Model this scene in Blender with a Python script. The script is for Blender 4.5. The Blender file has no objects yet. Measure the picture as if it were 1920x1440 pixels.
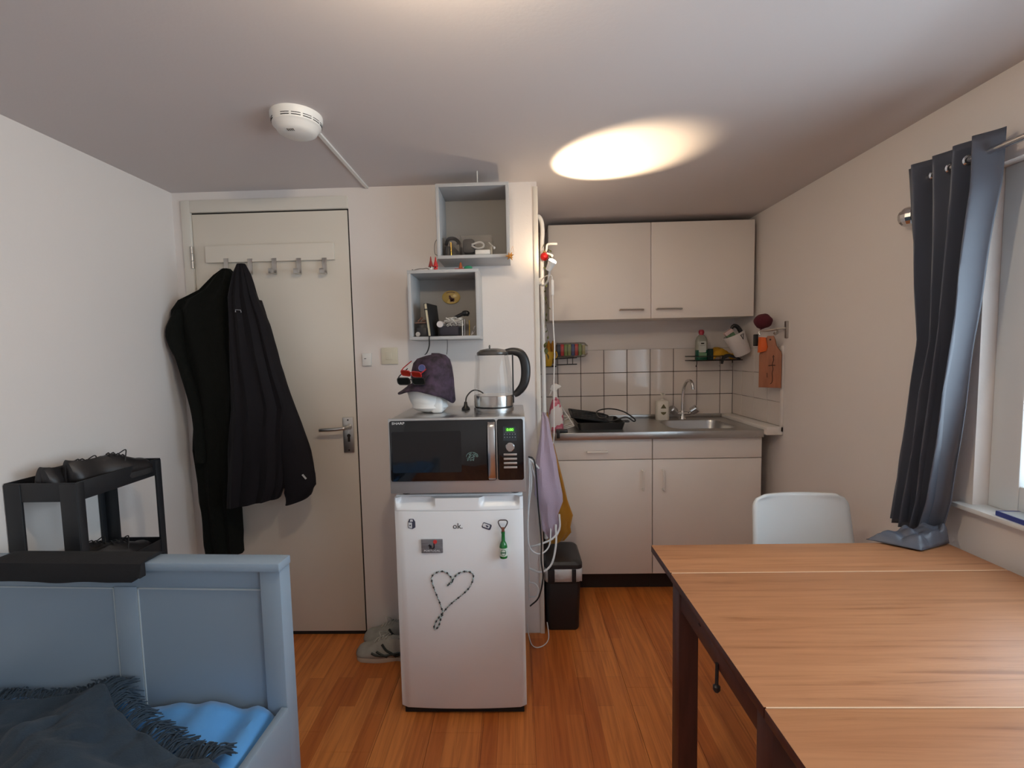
import bpy, bmesh, math, random
from mathutils import Vector, Matrix, noise
random.seed(11)
S = bpy.context.scene
COL = S.collection
PI = math.pi

# ------------------------------------------------------------------ camera
FPX, CX, CY = 873.235, 948.098, 725.251           # focal length and centre for a 1920x1440 frame
PITCH, YAW, ROLL, EYE = .0717, .0274, .0219, 1.3707
def camera():
    F = Vector((-math.sin(YAW)*math.cos(PITCH), math.cos(YAW)*math.cos(PITCH), -math.sin(PITCH)))
    R = Vector((math.cos(YAW), math.sin(YAW), 0)); U = R.cross(F)
    c, s = math.cos(ROLL), math.sin(ROLL)
    R2, U2 = c*R - s*U, s*R + c*U
    cd = bpy.data.cameras.new('camera'); co = bpy.data.objects.new('camera', cd); COL.objects.link(co)
    M = Matrix((R2, U2, -F)).transposed().to_4x4(); M.translation = (0, 0, EYE)
    co.matrix_world = M
    cd.sensor_fit = 'HORIZONTAL'; cd.sensor_width = 36; cd.lens = FPX/1920*36
    cd.shift_x = (960-CX)/1920; cd.shift_y = (CY-720)/1920
    cd.clip_start = .02
    S.camera = co
camera()

# ------------------------------------------------------------------ world, exposure
S.view_settings.view_transform = 'Standard'; S.view_settings.look = 'None'
S.view_settings.exposure = -0.17; S.view_settings.gamma = 1; S.view_settings.use_curve_mapping = False
w = bpy.data.worlds.new('overcast_sky'); S.world = w; w.use_nodes = True
bg = w.node_tree.nodes['Background']
bg.inputs[0].default_value = (.72, .87, 1.0, 1); bg.inputs[1].default_value = 9.6
# sky portals in the two window openings (they guide sampling of the sky, add no light)
for yc, ln in ((.806, 1.34), (-.675, 1.36)):
    pl = bpy.data.lights.new('window_portal', 'AREA'); pl.shape = 'RECTANGLE'; pl.size = 1.04; pl.size_y = ln
    po = bpy.data.objects.new('window_portal', pl); COL.objects.link(po)
    po.location = (1.60, yc, 1.38); po.rotation_euler = (0, PI/2, 0)
    pl.cycles.is_portal = True

# ------------------------------------------------------------------ materials
MATS = {}
def nt(m): return m.node_tree.nodes, m.node_tree.links
def mat(name, col, rough=.5, metal=0, bump=0, bscale=60, var=0, vscale=4, coat=0, trans=0, alpha=1, emit=None, estr=0, sheen=0, stretch=None, spec=.5):
    if name in MATS: return MATS[name]
    m = bpy.data.materials.new(name); m.use_nodes = True; MATS[name] = m
    n, l = nt(m); b = n['Principled BSDF']
    b.inputs['Base Color'].default_value = (*col, 1); b.inputs['Roughness'].default_value = rough
    b.inputs['Metallic'].default_value = metal; b.inputs['Coat Weight'].default_value = coat
    b.inputs['Transmission Weight'].default_value = trans; b.inputs['Alpha'].default_value = alpha
    b.inputs['Sheen Weight'].default_value = sheen; b.inputs['Specular IOR Level'].default_value = spec
    if emit: b.inputs['Emission Color'].default_value = (*emit, 1); b.inputs['Emission Strength'].default_value = estr
    if bump or var:
        tc = n.new('ShaderNodeTexCoord'); mp = n.new('ShaderNodeMapping'); l.new(tc.outputs['Object'], mp.inputs[0])
        if stretch: mp.inputs['Scale'].default_value = stretch
    if var:
        a = n.new('ShaderNodeTexNoise'); a.inputs['Scale'].default_value = vscale; a.inputs['Detail'].default_value = 4
        l.new(mp.outputs[0], a.inputs['Vector'])
        r = n.new('ShaderNodeValToRGB'); l.new(a.outputs['Fac'], r.inputs[0])
        r.color_ramp.elements[0].position = .3; r.color_ramp.elements[1].position = .7
        r.color_ramp.elements[0].color = (*[c*(1-var) for c in col], 1); r.color_ramp.elements[1].color = (*[min(1, c*(1+var)) for c in col], 1)
        l.new(r.outputs[0], b.inputs['Base Color'])
    if bump:
        a = n.new('ShaderNodeTexNoise'); a.inputs['Scale'].default_value = bscale; a.inputs['Detail'].default_value = 5
        l.new(mp.outputs[0], a.inputs['Vector'])
        bp = n.new('ShaderNodeBump'); bp.inputs['Strength'].default_value = bump; bp.inputs['Distance'].default_value = .01
        l.new(a.outputs['Fac'], bp.inputs['Height']); l.new(bp.outputs[0], b.inputs['Normal'])
    return m
def thin_glass(name, tint=(1, 1, 1), refl=.08, rough=.02, fm=.6):
    if name in MATS: return MATS[name]
    m = bpy.data.materials.new(name); m.use_nodes = True; MATS[name] = m
    n, l = nt(m); n.remove(n['Principled BSDF'])
    t = n.new('ShaderNodeBsdfTransparent'); t.inputs[0].default_value = (*tint, 1)
    g = n.new('ShaderNodeBsdfGlossy'); g.inputs['Roughness'].default_value = rough
    fr = n.new('ShaderNodeLayerWeight'); fr.inputs[0].default_value = .25
    ad = n.new('ShaderNodeMath'); ad.operation = 'ADD'; ad.use_clamp = True; ad.inputs[1].default_value = refl
    mu = n.new('ShaderNodeMath'); mu.operation = 'MULTIPLY'; mu.inputs[1].default_value = fm
    l.new(fr.outputs['Fresnel'], mu.inputs[0]); l.new(mu.outputs[0], ad.inputs[0])
    x = n.new('ShaderNodeMixShader'); l.new(ad.outputs[0], x.inputs[0]); l.new(t.outputs[0], x.inputs[1]); l.new(g.outputs[0], x.inputs[2])
    l.new(x.outputs[0], n['Material Output'].inputs[0])
    return m
def wood_table():
    m = bpy.data.materials.new('oak_veneer'); m.use_nodes = True
    n, l = nt(m); b = n['Principled BSDF']
    tc = n.new('ShaderNodeNewGeometry')
    mp = n.new('ShaderNodeMapping'); mp.inputs['Scale'].default_value = (1.0, 26, 26); l.new(tc.outputs['Position'], mp.inputs[0])
    a = n.new('ShaderNodeTexNoise'); a.inputs['Scale'].default_value = 2.6; a.inputs['Detail'].default_value = 7; a.inputs['Roughness'].default_value = .65; a.inputs['Distortion'].default_value = .6
    l.new(mp.outputs[0], a.inputs['Vector'])
    r = n.new('ShaderNodeValToRGB'); e = r.color_ramp.elements
    e[0].position = .30; e[0].color = (.31, .125, .05, 1); e[1].position = .62; e[1].color = (.50, .235, .11, 1)
    x = e.new(.42); x.color = (.43, .195, .088, 1)
    l.new(a.outputs['Fac'], r.inputs[0])
    mp2 = n.new('ShaderNodeMapping'); mp2.inputs['Scale'].default_value = (.8, 5, 5); l.new(tc.outputs['Position'], mp2.inputs[0])
    a2 = n.new('ShaderNodeTexNoise'); a2.inputs['Scale'].default_value = 2; a2.inputs['Detail'].default_value = 3; l.new(mp2.outputs[0], a2.inputs['Vector'])
    mx = n.new('ShaderNodeMix'); mx.data_type = 'RGBA'; mx.blend_type = 'MULTIPLY'; mx.inputs[0].default_value = .35
    r2 = n.new('ShaderNodeValToRGB'); r2.color_ramp.elements[0].position = .35; r2.color_ramp.elements[0].color = (.72, .62, .58, 1); r2.color_ramp.elements[1].position = .65
    l.new(a2.outputs['Fac'], r2.inputs[0]); l.new(r.outputs[0], mx.inputs[6]); l.new(r2.outputs[0], mx.inputs[7])
    l.new(mx.outputs[2], b.inputs['Base Color']); b.inputs['Roughness'].default_value = .46; b.inputs['Specular IOR Level'].default_value = .4
    bp = n.new('ShaderNodeBump'); bp.inputs['Strength'].default_value = .06; bp.inputs['Distance'].default_value = .004
    l.new(a.outputs['Fac'], bp.inputs['Height']); l.new(bp.outputs[0], b.inputs['Normal'])
    return m
def wood_floor():
    m = bpy.data.materials.new('laminate_floor'); m.use_nodes = True
    n, l = nt(m); b = n['Principled BSDF']
    g = n.new('ShaderNodeNewGeometry')
    mp = n.new('ShaderNodeMapping'); mp.inputs['Rotation'].default_value = (0, 0, PI/2); mp.inputs['Location'].default_value = (0, .035, 0)
    l.new(g.outputs['Position'], mp.inputs[0])
    br = n.new('ShaderNodeTexBrick'); br.inputs['Scale'].default_value = 1; br.inputs['Brick Width'].default_value = .43; br.inputs['Row Height'].default_value = .0633
    br.inputs['Mortar Size'].default_value = .0004; br.offset = .37; br.offset_frequency = 2; br.squash = 1.3; br.squash_frequency = 3
    br.inputs['Color1'].default_value = (.50, .135, .026, 1); br.inputs['Color2'].default_value = (.72, .25, .060, 1); br.inputs['Mortar'].default_value = (.34, .12, .035, 1)
    l.new(mp.outputs[0], br.inputs['Vector'])
    mp2 = n.new('ShaderNodeMapping'); mp2.inputs['Scale'].default_value = (30, 1.6, 1); l.new(g.outputs['Position'], mp2.inputs[0])
    a = n.new('ShaderNodeTexNoise'); a.inputs['Scale'].default_value = 2; a.inputs['Detail'].default_value = 6; a.inputs['Distortion'].default_value = .8; l.new(mp2.outputs[0], a.inputs['Vector'])
    r = n.new('ShaderNodeValToRGB'); r.color_ramp.elements[0].position = .32; r.color_ramp.elements[0].color = (.62, .52, .46, 1); r.color_ramp.elements[1].position = .6
    l.new(a.outputs['Fac'], r.inputs[0])
    mx = n.new('ShaderNodeMix'); mx.data_type = 'RGBA'; mx.blend_type = 'MULTIPLY'; mx.inputs[0].default_value = .75
    l.new(br.outputs['Color'], mx.inputs[6]); l.new(r.outputs[0], mx.inputs[7]); l.new(mx.outputs[2], b.inputs['Base Color'])
    b.inputs['Roughness'].default_value = .38
    return m
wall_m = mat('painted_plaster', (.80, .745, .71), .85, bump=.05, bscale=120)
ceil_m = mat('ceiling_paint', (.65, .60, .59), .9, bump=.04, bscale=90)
door_m = mat('cream_door_paint', (.76, .70, .61), .45, bump=.02, bscale=40)
frame_m = mat('door_frame_paint', (.72, .68, .61), .5)
dark_m = mat('dark_gap', (.02, .016, .013), .9)
white_m = mat('white_laminate', (.76, .72, .68), .4)
cab_m = mat('cabinet_laminate', (.86, .80, .745), .42)
enamel_m = mat('white_enamel', (.86, .88, .90), .28, bump=.01, bscale=150)
plast_m = mat('white_plastic', (.80, .79, .76), .4)
bplast_m = mat('black_plastic', (.014, .014, .015), .4)
bmetal_m = mat('black_powder_coat', (.012, .013, .016), .5)
chrome_m = mat('chrome', (.72, .72, .72), .12, metal=1)
steel_m = mat('brushed_steel', (.50, .49, .48), .3, metal=1, bump=.02, bscale=200, stretch=(1, 30, 30))
alu_m = mat('satin_aluminium', (.55, .53, .50), .35, metal=1)
silver_m = mat('silver_paint', (.50, .51, .52), .35, metal=.6)
wood_m = wood_table(); floor_m = wood_floor()
dwood_m = mat('dark_stained_wood', (.060, .017, .013), .42, var=.25, vscale=6, stretch=(8, 8, 1))
clear_m = thin_glass('clear_plastic', (.93, .93, .93), .015, .05, .22)

# ------------------------------------------------------------------ mesh helpers
def BM(): return bmesh.new()
def box(bm, x0, x1, y0, y1, z0, z1, bev=0, seg=2):
    v = [bm.verts.new((x, y, z)) for z in (z0, z1) for y in (y0, y1) for x in (x0, x1)]
    fs = [bm.faces.new([v[i] for i in q]) for q in ((0, 2, 3, 1), (4, 5, 7, 6), (0, 1, 5, 4), (2, 6, 7, 3), (0, 4, 6, 2), (1, 3, 7, 5))]
    if bev:
        es = list({e for f in fs for e in f.edges})
        bmesh.ops.bevel(bm, geom=es, offset=bev, segments=seg, affect='EDGES', profile=.5, clamp_overlap=True)
    return bm
def rrect(w, h, r, n=5, cx=0, cy=0):
    p = []
    for sx, sy, a0 in ((1, 1, 0), (-1, 1, PI/2), (-1, -1, PI), (1, -1, 1.5*PI)):
        for i in range(n+1):
            a = a0 + i*PI/2/n
            p.append((cx + sx*(w/2-r) + r*math.cos(a), cy + sy*(h/2-r) + r*math.sin(a)))
    return p
def loft(bm, rings, cap=True, closed=True):
    R = [[bm.verts.new(p) for p in ring] for ring in rings]
    n = len(R[0])
    for a, b in zip(R, R[1:]):
        for i in range(n if closed else n-1):
            j = (i+1) % n
            bm.faces.new((a[i], a[j], b[j], b[i]))
    if cap and closed:
        bm.faces.new(list(reversed(R[0]))); bm.faces.new(R[-1])
    return bm
def prism(bm, pts, axis, a, b, bev=0):
    f = {'z': lambda p, t: (p[0], p[1], t), 'y': lambda p, t: (p[0], t, p[1]), 'x': lambda p, t: (t, p[0], p[1])}[axis]
    n0 = len(bm.verts)
    loft(bm, [[f(p, a) for p in pts], [f(p, b) for p in pts]])
    if bev:
        bm.verts.ensure_lookup_table(); vs = set(bm.verts[n0:])
        es = [e for e in bm.edges if e.verts[0] in vs and abs({'x': 0, 'y': 1, 'z': 2}[axis] is None or (e.verts[0].co - e.verts[1].co)[{'x': 0, 'y': 1, 'z': 2}[axis]]) < 1e-6]
        bmesh.ops.bevel(bm, geom=es, offset=bev, segments=2, affect='EDGES', profile=.5, clamp_overlap=True)
    return bm
def lathe(bm, prof, c=(0, 0, 0), n=28, M=None):
    rings = []
    for r, z in prof:
        ring = []
        for i in range(n):
            a = 2*PI*i/n; p = Vector((r*math.cos(a), r*math.sin(a), z))
            if M: p = M @ p
            ring.append(p + Vector(c))
        rings.append(ring)
    return loft(bm, rings)
def tube(bm, pts, r, n=8, closed=False):
    pts = [Vector(p) for p in pts]; m = len(pts); rr = r if isinstance(r, (list, tuple)) else [r]*m
    up = None; rings = []
    for i, p in enumerate(pts):
        if closed: t = pts[(i+1) % m] - pts[i-1]
        else: t = pts[min(i+1, m-1)] - pts[max(i-1, 0)]
        if t.length < 1e-9: t = Vector((0, 0, 1))
        t.normalize()
        if up is None:
            up = Vector((0, 0, 1)) if abs(t.z) < .9 else Vector((1, 0, 0))
        u = (up - t*up.dot(t)); u.normalize(); v = t.cross(u); up = u
        rings.append([p + rr[i]*(math.cos(2*PI*k/n)*u + math.sin(2*PI*k/n)*v) for k in range(n)])
    if closed: rings.append(rings[0])
    loft(bm, rings, cap=not closed)
    if closed: bmesh.ops.remove_doubles(bm, verts=bm.verts, dist=1e-7)
    return bm
def cr(pts, n=6):
    P = [Vector(p) for p in pts]; P = [P[0]*2-P[1]] + P + [P[-1]*2-P[-2]]; o = []
    for i in range(1, len(P)-2):
        a, b, c, d = P[i-1:i+3]
        for k in range(n):
            t = k/n
            o.append(.5*((2*b) + (c-a)*t + (2*a-5*b+4*c-d)*t*t + (3*b-a-3*c+d)*t**3))
    o.append(P[-2]); return o
def ell(bm, c, r, u=20, v=12, M=None):
    rings = []
    for j in range(v+1):
        ph = -PI/2 + PI*j/v; cc = max(math.cos(ph), 1e-3)
        ring = []
        for i in range(u):
            a = 2*PI*i/u; p = Vector((r[0]*cc*math.cos(a), r[1]*cc*math.sin(a), r[2]*math.sin(ph)))
            if M: p = M @ p
            ring.append(p + Vector(c))
        rings.append(ring)
    return loft(bm, rings)
def grid(bm, nu, nv, fn):
    V = [[bm.verts.new(fn(i/(nu-1), j/(nv-1))) for i in range(nu)] for j in range(nv)]
    for j in range(nv-1):
        for i in range(nu-1): bm.faces.new((V[j][i], V[j][i+1], V[j+1][i+1], V[j+1][i]))
    return bm
def xf(bm, M):
    bmesh.ops.transform(bm, matrix=M, verts=bm.verts); return bm
def T(*p): return Matrix.Translation(p)
def RX(a): return Matrix.Rotation(a, 4, 'X')
def RY(a): return Matrix.Rotation(a, 4, 'Y')
def RZ(a): return Matrix.Rotation(a, 4, 'Z')
ORG = {}
def props(o, label=None, cat=None, group=None, kind=None):
    if label: o['label'] = label
    if cat: o['category'] = cat
    if group: o['group'] = group
    if kind: o['kind'] = kind
    return o
def obj(name, bm, m, parent=None, label=None, cat=None, group=None, kind=None, smooth=True, top=None, solid=0, sub=0):
    bmesh.ops.recalc_face_normals(bm, faces=bm.faces)
    me = bpy.data.meshes.new(name)
    if parent is None:
        xs = [v.co.x for v in bm.verts]; ys = [v.co.y for v in bm.verts]; zs = [v.co.z for v in bm.verts]
        o0 = Vector(((min(xs)+max(xs))/2, (min(ys)+max(ys))/2, min(zs)))
    else: o0 = ORG[parent.name]
    bmesh.ops.translate(bm, verts=bm.verts, vec=-o0)
    bm.to_mesh(me); bm.free()
    me.materials.append(m)
    if top:
        me.materials.append(top)
        for p in me.polygons:
            if p.normal.z > .6: p.material_index = 1
    if smooth:
        me.polygons.foreach_set('use_smooth', [True]*len(me.polygons)); me.set_sharp_from_angle(angle=math.radians(38))
    o = bpy.data.objects.new(name, me); COL.objects.link(o)
    ORG[o.name] = o0
    if parent is None: o.location = o0
    else: o.parent = parent
    if solid:
        md = o.modifiers.new('thickness', 'SOLIDIFY'); md.thickness = solid; md.offset = 0
    if sub:
        md = o.modifiers.new('smooth', 'SUBSURF'); md.levels = sub; md.render_levels = sub
    return props(o, label, cat, group, kind)
def thing(name, label, cat, loc, rz=0, group=None, kind=None, local=False):
    o = bpy.data.objects.new(name, None); COL.objects.link(o); o.empty_display_size = .05
    o.location = loc; o.rotation_euler = (0, 0, rz)
    ORG[o.name] = Vector((0, 0, 0)) if local else Vector(loc)
    return props(o, label, cat, group, kind)
def bx(name, x0, x1, y0, y1, z0, z1, m, parent=None, bev=.002, **k):
    return obj(name, box(BM(), x0, x1, y0, y1, z0, z1, bev), m, parent, **k)
def text(name, s, size, M, m, parent, ext=.0004, align='LEFT', label=None, sx=1):
    cu = bpy.data.curves.new('lettering', 'FONT'); cu.body = s; cu.size = size; cu.extrude = ext; cu.align_x = align; cu.resolution_u = 3
    to = bpy.data.objects.new('lettering', cu); COL.objects.link(to)
    dg = bpy.context.evaluated_depsgraph_get()
    me = bpy.data.meshes.new_from_object(to.evaluated_get(dg)); bpy.data.objects.remove(to); bpy.data.curves.remove(cu)
    bm = BM(); bm.from_mesh(me); bpy.data.meshes.remove(me)
    xf(bm, M @ Matrix.Diagonal((sx, 1, 1, 1)))
    return obj(name, bm, m, parent, smooth=False, label=label)
FRONT = RX(PI/2)          # lettering that faces the room (-Y)
def copies(root, loc, rz=0, **k):
    r = root.copy(); COL.objects.link(r); r.location = loc; r.rotation_euler = (0, 0, rz)
    for key, v in k.items(): r[key] = v
    for ch in list(root.children):
        c = ch.copy(); COL.objects.link(c); c.parent = r
        for g in ch.children:
            d = g.copy(); COL.objects.link(d); d.parent = c
    return r
def nz(x, y=0, z=0): return noise.noise(Vector((x, y, z)))

# ------------------------------------------------------------------ room shell
XL, XR, YD, YT, ZC, YF = -1.6025, 1.4196, 2.1945, 3.0947, 2.1509, -1.7
XP = .1013
fl = bx('floor', XL-.1, XR+.2, YF-.1, YT+.1, -.05, -.009, dark_m, bev=0, kind='structure', smooth=False)
xs = [XL]; x = .605 - .19*12
while x < XR-.01:
    if x > XL+.02: xs.append(x)
    x += .19
xs.append(XR)
for i, (a, b) in enumerate(zip(xs, xs[1:])):
    g = .0011 if abs(a-.605) < .01 or abs(a-.415) < .01 or abs(a+.535) < .01 or abs(a+.345) < .005 else .0004
    y = YF - random.random()*1.1
    while y < YT:
        y2 = min(y+1.285, YT)
        obj('plank', box(BM(), a+g, b-.0004, max(y, YF)+.0003, y2-.0003, -.009, 0), floor_m, fl, smooth=False)
        y = y2
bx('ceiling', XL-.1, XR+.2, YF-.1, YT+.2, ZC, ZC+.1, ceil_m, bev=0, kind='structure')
bx('wall_left', XL-.1, XL, YF-.1, YT+.1, -.05, ZC, wall_m, bev=0, kind='structure')
bx('wall_front', XL, XR, YF-.1, YF, -.05, ZC, wall_m, bev=0, kind='structure')
DL, DR, DT = -1.514, -.772, 2.056
b = BM()
box(b, XL, DL-.043, YD, YD+.1, -.05, ZC); box(b, DL-.043, DR, YD, YD+.1, DT+.055, ZC); box(b, DR, XP, YD, YD+.1, -.05, ZC)
obj('wall_back', b, wall_m, kind='structure', smooth=False)
bx('wall_niche', -.02, XP, YD+.1, YT+.1, -.05, ZC, wall_m, bev=0, kind='structure')
bx('trim_1', XP-.017, XP+.004, YD-.006, YD+.06, 0, 2.128, frame_m, bev=.0015, kind='structure')
# door with frame
dr = thing('door_1', 'cream flush door with steel lever handle in the back wall', 'door', ((DL+DR)/2, YD, 0), kind='structure')
b = BM(); box(b, DL-.043, DL, YD-.012, YD+.08, 0, DT+.055, .002); box(b, DL, DR, YD-.012, YD+.08, DT, DT+.055, .002)
obj('door_frame', b, frame_m, dr)
bx('door_leaf', DL+.003, DR-.006, YD-.003, YD+.036, .018, DT-.007, door_m, dr, bev=.0015)
b = BM(); box(b, DL, DR, YD+.002, YD+.03, DT-.0072, DT); box(b, DR-.0062, DR, YD+.002, YD+.03, 0, DT); box(b, DL, DR, YD+.001, YD+.034, 0, .0178); obj('gap_shade', b, dark_m, dr, kind='stuff')  # dark strips filling the gaps round the leaf in place of their shade
bx('dark_reveal', DL-.02, DR+.02, YD+.04, YD+.09, 0, DT+.01, dark_m, dr, bev=0)
for z in (1.85, 1.02, .25):
    b = BM()
    for k in range(3): lathe(b, [(.0075, 0), (.0075, .032)], (DL-.001, YD-.014, z-.05+k*.034), 12)
    obj('hinge', b, alu_m, dr)
hp = bx('handle_plate', -.842, -.791, YD-.012, YD-.003, .913, 1.083, alu_m, dr, bev=.002)
b = BM(); tube(b, cr([(-.812, YD-.01, 1.038), (-.812, YD-.05, 1.038), (-.825, YD-.062, 1.037), (-.86, YD-.064, 1.034), (-.935, YD-.058, 1.030)], 5), .0085, 12)
lathe(b, [(.014, 0), (.014, .02)], (-.812, YD-.012, 1.038), 16, RX(PI/2)); obj('lever', b, alu_m, hp)
b = BM(); lathe(b, [(.0085, 0), (.0085, .003)], (-.814, YD-.012, .995), 14, RX(PI/2)); box(b, -.8195, -.8085, YD-.0148, YD-.012, .966, .995); obj('keyhole', b, dark_m, hp)
for z in (1.07, .925):
    b = BM(); lathe(b, [(.004, 0), (.003, .002)], (-.816, YD-.012, z), 10, RX(PI/2)); obj('screw', b, dark_m, hp)
# kitchen back wall and tiles
tile_m = mat('glazed_tile', (.74, .67, .62), .12, coat=.3, bump=.02, bscale=8)
grout_m = mat('dark_grout', (.045, .025, .02), .9)
grey_grout_m = mat('grey_grout', (.30, .25, .22), .9)
wk = bx('wall_kitchen', XP-.1, XR+.02, YT+.008, YT+.11, -.05, ZC, wall_m, bev=0, kind='structure')
xg = [.108] + [.2628+.152*i for i in range(8)] + [1.4085]
zg = [.922, 1.0753, 1.2273, 1.379]
bx('grout', .106, 1.4096, YT+.0025, YT+.008, .90, 1.378, grout_m, wk, bev=0)
for a, c in zip(xg, xg[1:]):
    for d, e in zip(zg, zg[1:]):
        obj('tile', box(BM(), a+.0019, c-.0019, YT-.001, YT+.006, d+.0019, e-.0019, .0012, 1), tile_m, wk)
# right wall with two window openings (the second lies beside and behind the camera)
WZ0, WZ1, WX = .862, 1.892, .16
OPEN = [(.14, 1.472), (-1.35, .0)]
b = BM()
box(b, XR, XR+WX, OPEN[0][1], YT+.1, -.05, ZC); box(b, XR, XR+WX, OPEN[1][1], OPEN[0][0], -.05, ZC); box(b, XR, XR+WX, YF-.1, OPEN[1][0], -.05, ZC)
for y0, y1 in OPEN: box(b, XR, XR+WX, y0, y1, -.05, WZ0); box(b, XR, XR+WX, y0, y1, WZ1, ZC)
wr = obj('wall_right', b, wall_m, kind='structure', smooth=False)
yg = [2.536, 2.668, 2.819, 2.967, 3.0935]
bx('grout', XR-.008, XR, 2.536, 3.0935, .925, 1.374, grey_grout_m, wr, bev=0)
for a, c in zip(yg, yg[1:]):
    for d, e in zip([.945, 1.0753, 1.2273], [1.0753, 1.2273, 1.374]):
        obj('tile', box(BM(), XR-.0115, XR-.004, a+.001, c-.001, d+.001, e-.001, .0012, 1), tile_m, wr)
bx('trim_2', XR-.013, XR, 2.520, 2.536, .915, 1.379, white_m, kind='structure')
bx('trim_3', 1.332, XR, 2.52, 3.09, .9, .944, white_m, kind='structure')
# windows
wf_m = mat('window_paint', (.78, .80, .80), .4)
fx0, fx1 = XR+.046, XR+.115
for k, (WY0, WY1) in enumerate(OPEN):
    wn = thing('window_%d' % (k+1), ('white framed window in the right wall over the table', 'white framed window in the right wall behind the camera')[k], 'window', (XR+.07, (WY0+WY1)/2, WZ0), kind='structure')
    b = BM(); box(b, fx0, fx1, WY1-.088, WY1, WZ0, WZ1, .004); box(b, fx0, fx1, WY0, WY0+.088, WZ0, WZ1, .004)
    box(b, fx0, fx1, WY0+.088, WY1-.088, WZ0, WZ0+.085, .004); box(b, fx0, fx1, WY0+.088, WY1-.088, WZ1-.085, WZ1, .004)
    obj('window_frame', b, wf_m, wn)
    bx('window_sill', XR-.035, fx0, WY0-.03, WY1+.035, WZ0-.013, WZ0+.002, wf_m, wn, bev=.003)
    bx('pane', fx0+.04, fx0+.046, WY0+.088, WY1-.088, WZ0+.085, WZ1-.085, thin_glass('window_glass', (.97, .98, .98), .04, .0), wn, bev=0)
# ------------------------------------------------------------------ lamps
warm = (1.0, .77, .50); BULB = 370
lamp_m = mat('lamp_white', (.82, .80, .76), .4)
def spot_lamp(parent, pos, target, power, angle, blend):
    sl = bpy.data.lights.new('bulb', 'SPOT'); sl.energy = power; sl.color = warm; sl.spot_size = math.radians(angle); sl.spot_blend = blend; sl.shadow_soft_size = .012
    so = bpy.data.objects.new('bulb', sl); COL.objects.link(so)
    so.rotation_euler = (Vector(target)-Vector(pos)).to_track_quat('-Z', 'Y').to_euler(); so.location = Vector(pos)-ORG[parent.name]; so.parent = parent
def clip_lamp(name, label, base, path, head, target, power, angle, blend):
    t = thing(name, label, 'lamp', base)
    d = (Vector(target)-Vector(head)).normalized(); q = d.to_track_quat('Z', 'Y').to_matrix().to_4x4()
    b = BM(); tube(b, cr(path, 6), .0048, 8); obj('gooseneck', b, lamp_m, t)
    b = BM(); lathe(b, [(.004, -.045), (.012, -.043), (.015, -.02), (.0195, 0), (.0185, 0), (.0175, -.006), (.001, -.0062)], head, 24, q)
    sh = obj('lamp_head', b, lamp_m, t)
    b = BM(); lathe(b, [(.0005, -.0045), (.0175, -.0045), (.0182, .0), (.0165, .006), (.010, .0095), (.0005, .0105)], head, 24, q)
    obj('lit_lens', b, mat('lit_lens', (1, .95, .85), .4, emit=(1.0, .86, .66), estr=14), sh)
    spot_lamp(t, Vector(head)+d*.014, target, power, angle, blend)
    pl_ = bpy.data.lights.new('bulb_spill', 'POINT'); pl_.energy = 1.5; pl_.color = warm; pl_.shadow_soft_size = .012
    po_ = bpy.data.objects.new('bulb_spill', pl_); COL.objects.link(po_); po_.location = Vector(head)+d*.026-ORG[t.name]; po_.parent = t
    return t
cl = clip_lamp('clip_lamp', 'small white gooseneck clip lamp glowing beside the wall cabinet', (.108, 2.235, 1.69),
               [(.108, 2.24, 1.70), (.125, 2.225, 1.685), (.145, 2.19, 1.70), (.152, 2.155, 1.735)], (.163, 2.12, 1.775), (.365, 1.985, 2.15), 58, 62, .5)
bx('clamp', .1014, .118, 2.215, 2.255, 1.69, 1.72, lamp_m, cl)
b = BM(); tube(b, cr([(.106, 2.24, 1.69), (.130, 2.2, 1.72), (.160, 2.165, 1.72), (.164, 2.16, 1.68), (.165, 2.16, 1.60), (.166, 2.16, 1.50), (.170, 2.16, 1.38), (.166, 2.17, 1.25), (.165, 2.18, 1.12), (.164, 2.19, .98), (.155, 2.195, .93), (.125, 2.19, .90)], 6), .0028, 6)
cd = obj('power_cord', b, lamp_m, cl)
bx('switch', .158, .171, 2.153, 2.167, 1.63, 1.70, lamp_m, cd, bev=.004)
cl2 = thing('ceiling_lamp', 'bare warm bulb in a white ceiling rose', 'lamp', (-.12, .76, ZC))
b = BM(); lathe(b, [(.001, 0), (.05, 0), (.046, -.018), (.018, -.024), (.018, -.045), (.001, -.045)], (-.12, .76, ZC), 24); obj('ceiling_rose', b, lamp_m, cl2)
b = BM(); ell(b, (-.12, .76, ZC-.075), (.033, .033, .036), 20, 14); obj('bulb', b, mat('warm_bulb', (1, .9, .75), .4, emit=(1.0, .80, .56), estr=BULB), cl2)

# ------------------------------------------------------------------ table
TX0, TX1, TY = .42, 1.35, 1.482
tb = thing('dining_table', 'oak veneered extending dining table with dark brown legs by the window', 'table', ((TX0+TX1)/2, 1.04, 0))
for y0, y1 in ((1.2905, TY), (.788, 1.288), (.59, .7855)):
    bx('table_top', TX0, TX1, y0, y1, .718, .74, dwood_m, tb, bev=.0016, top=wood_m)
seam_m = mat('seam_highlight', (.75, .52, .34), .5)  # bright highlight along the leaf joints, put into the strip colour
for y in (1.28925, .78675):
    bx('joint', TX0+.004, TX1-.004, y-.0013, y+.0013, .725, .7403, seam_m, tb, bev=0)
for lx in (.43, 1.287):
    for ly in (.776, 1.247): bx('leg', lx, lx+.054, ly, ly+.055, 0, .717, dwood_m, tb, bev=.003)
for a in ((.434, .454, .832, 1.246), (1.317, 1.337, .832, 1.246)): bx('apron', *a, .655, .717, dwood_m, tb)
for a in ((.485, 1.286, .782, .802), (.485, 1.286, 1.278, 1.298)): bx('apron', *a, .655, .717, dwood_m, tb)
b = BM(); box(b, .50, .52, .64, 1.46, .698, .716, .002); obj('leaf_slide', b, dwood_m, tb)
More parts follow.
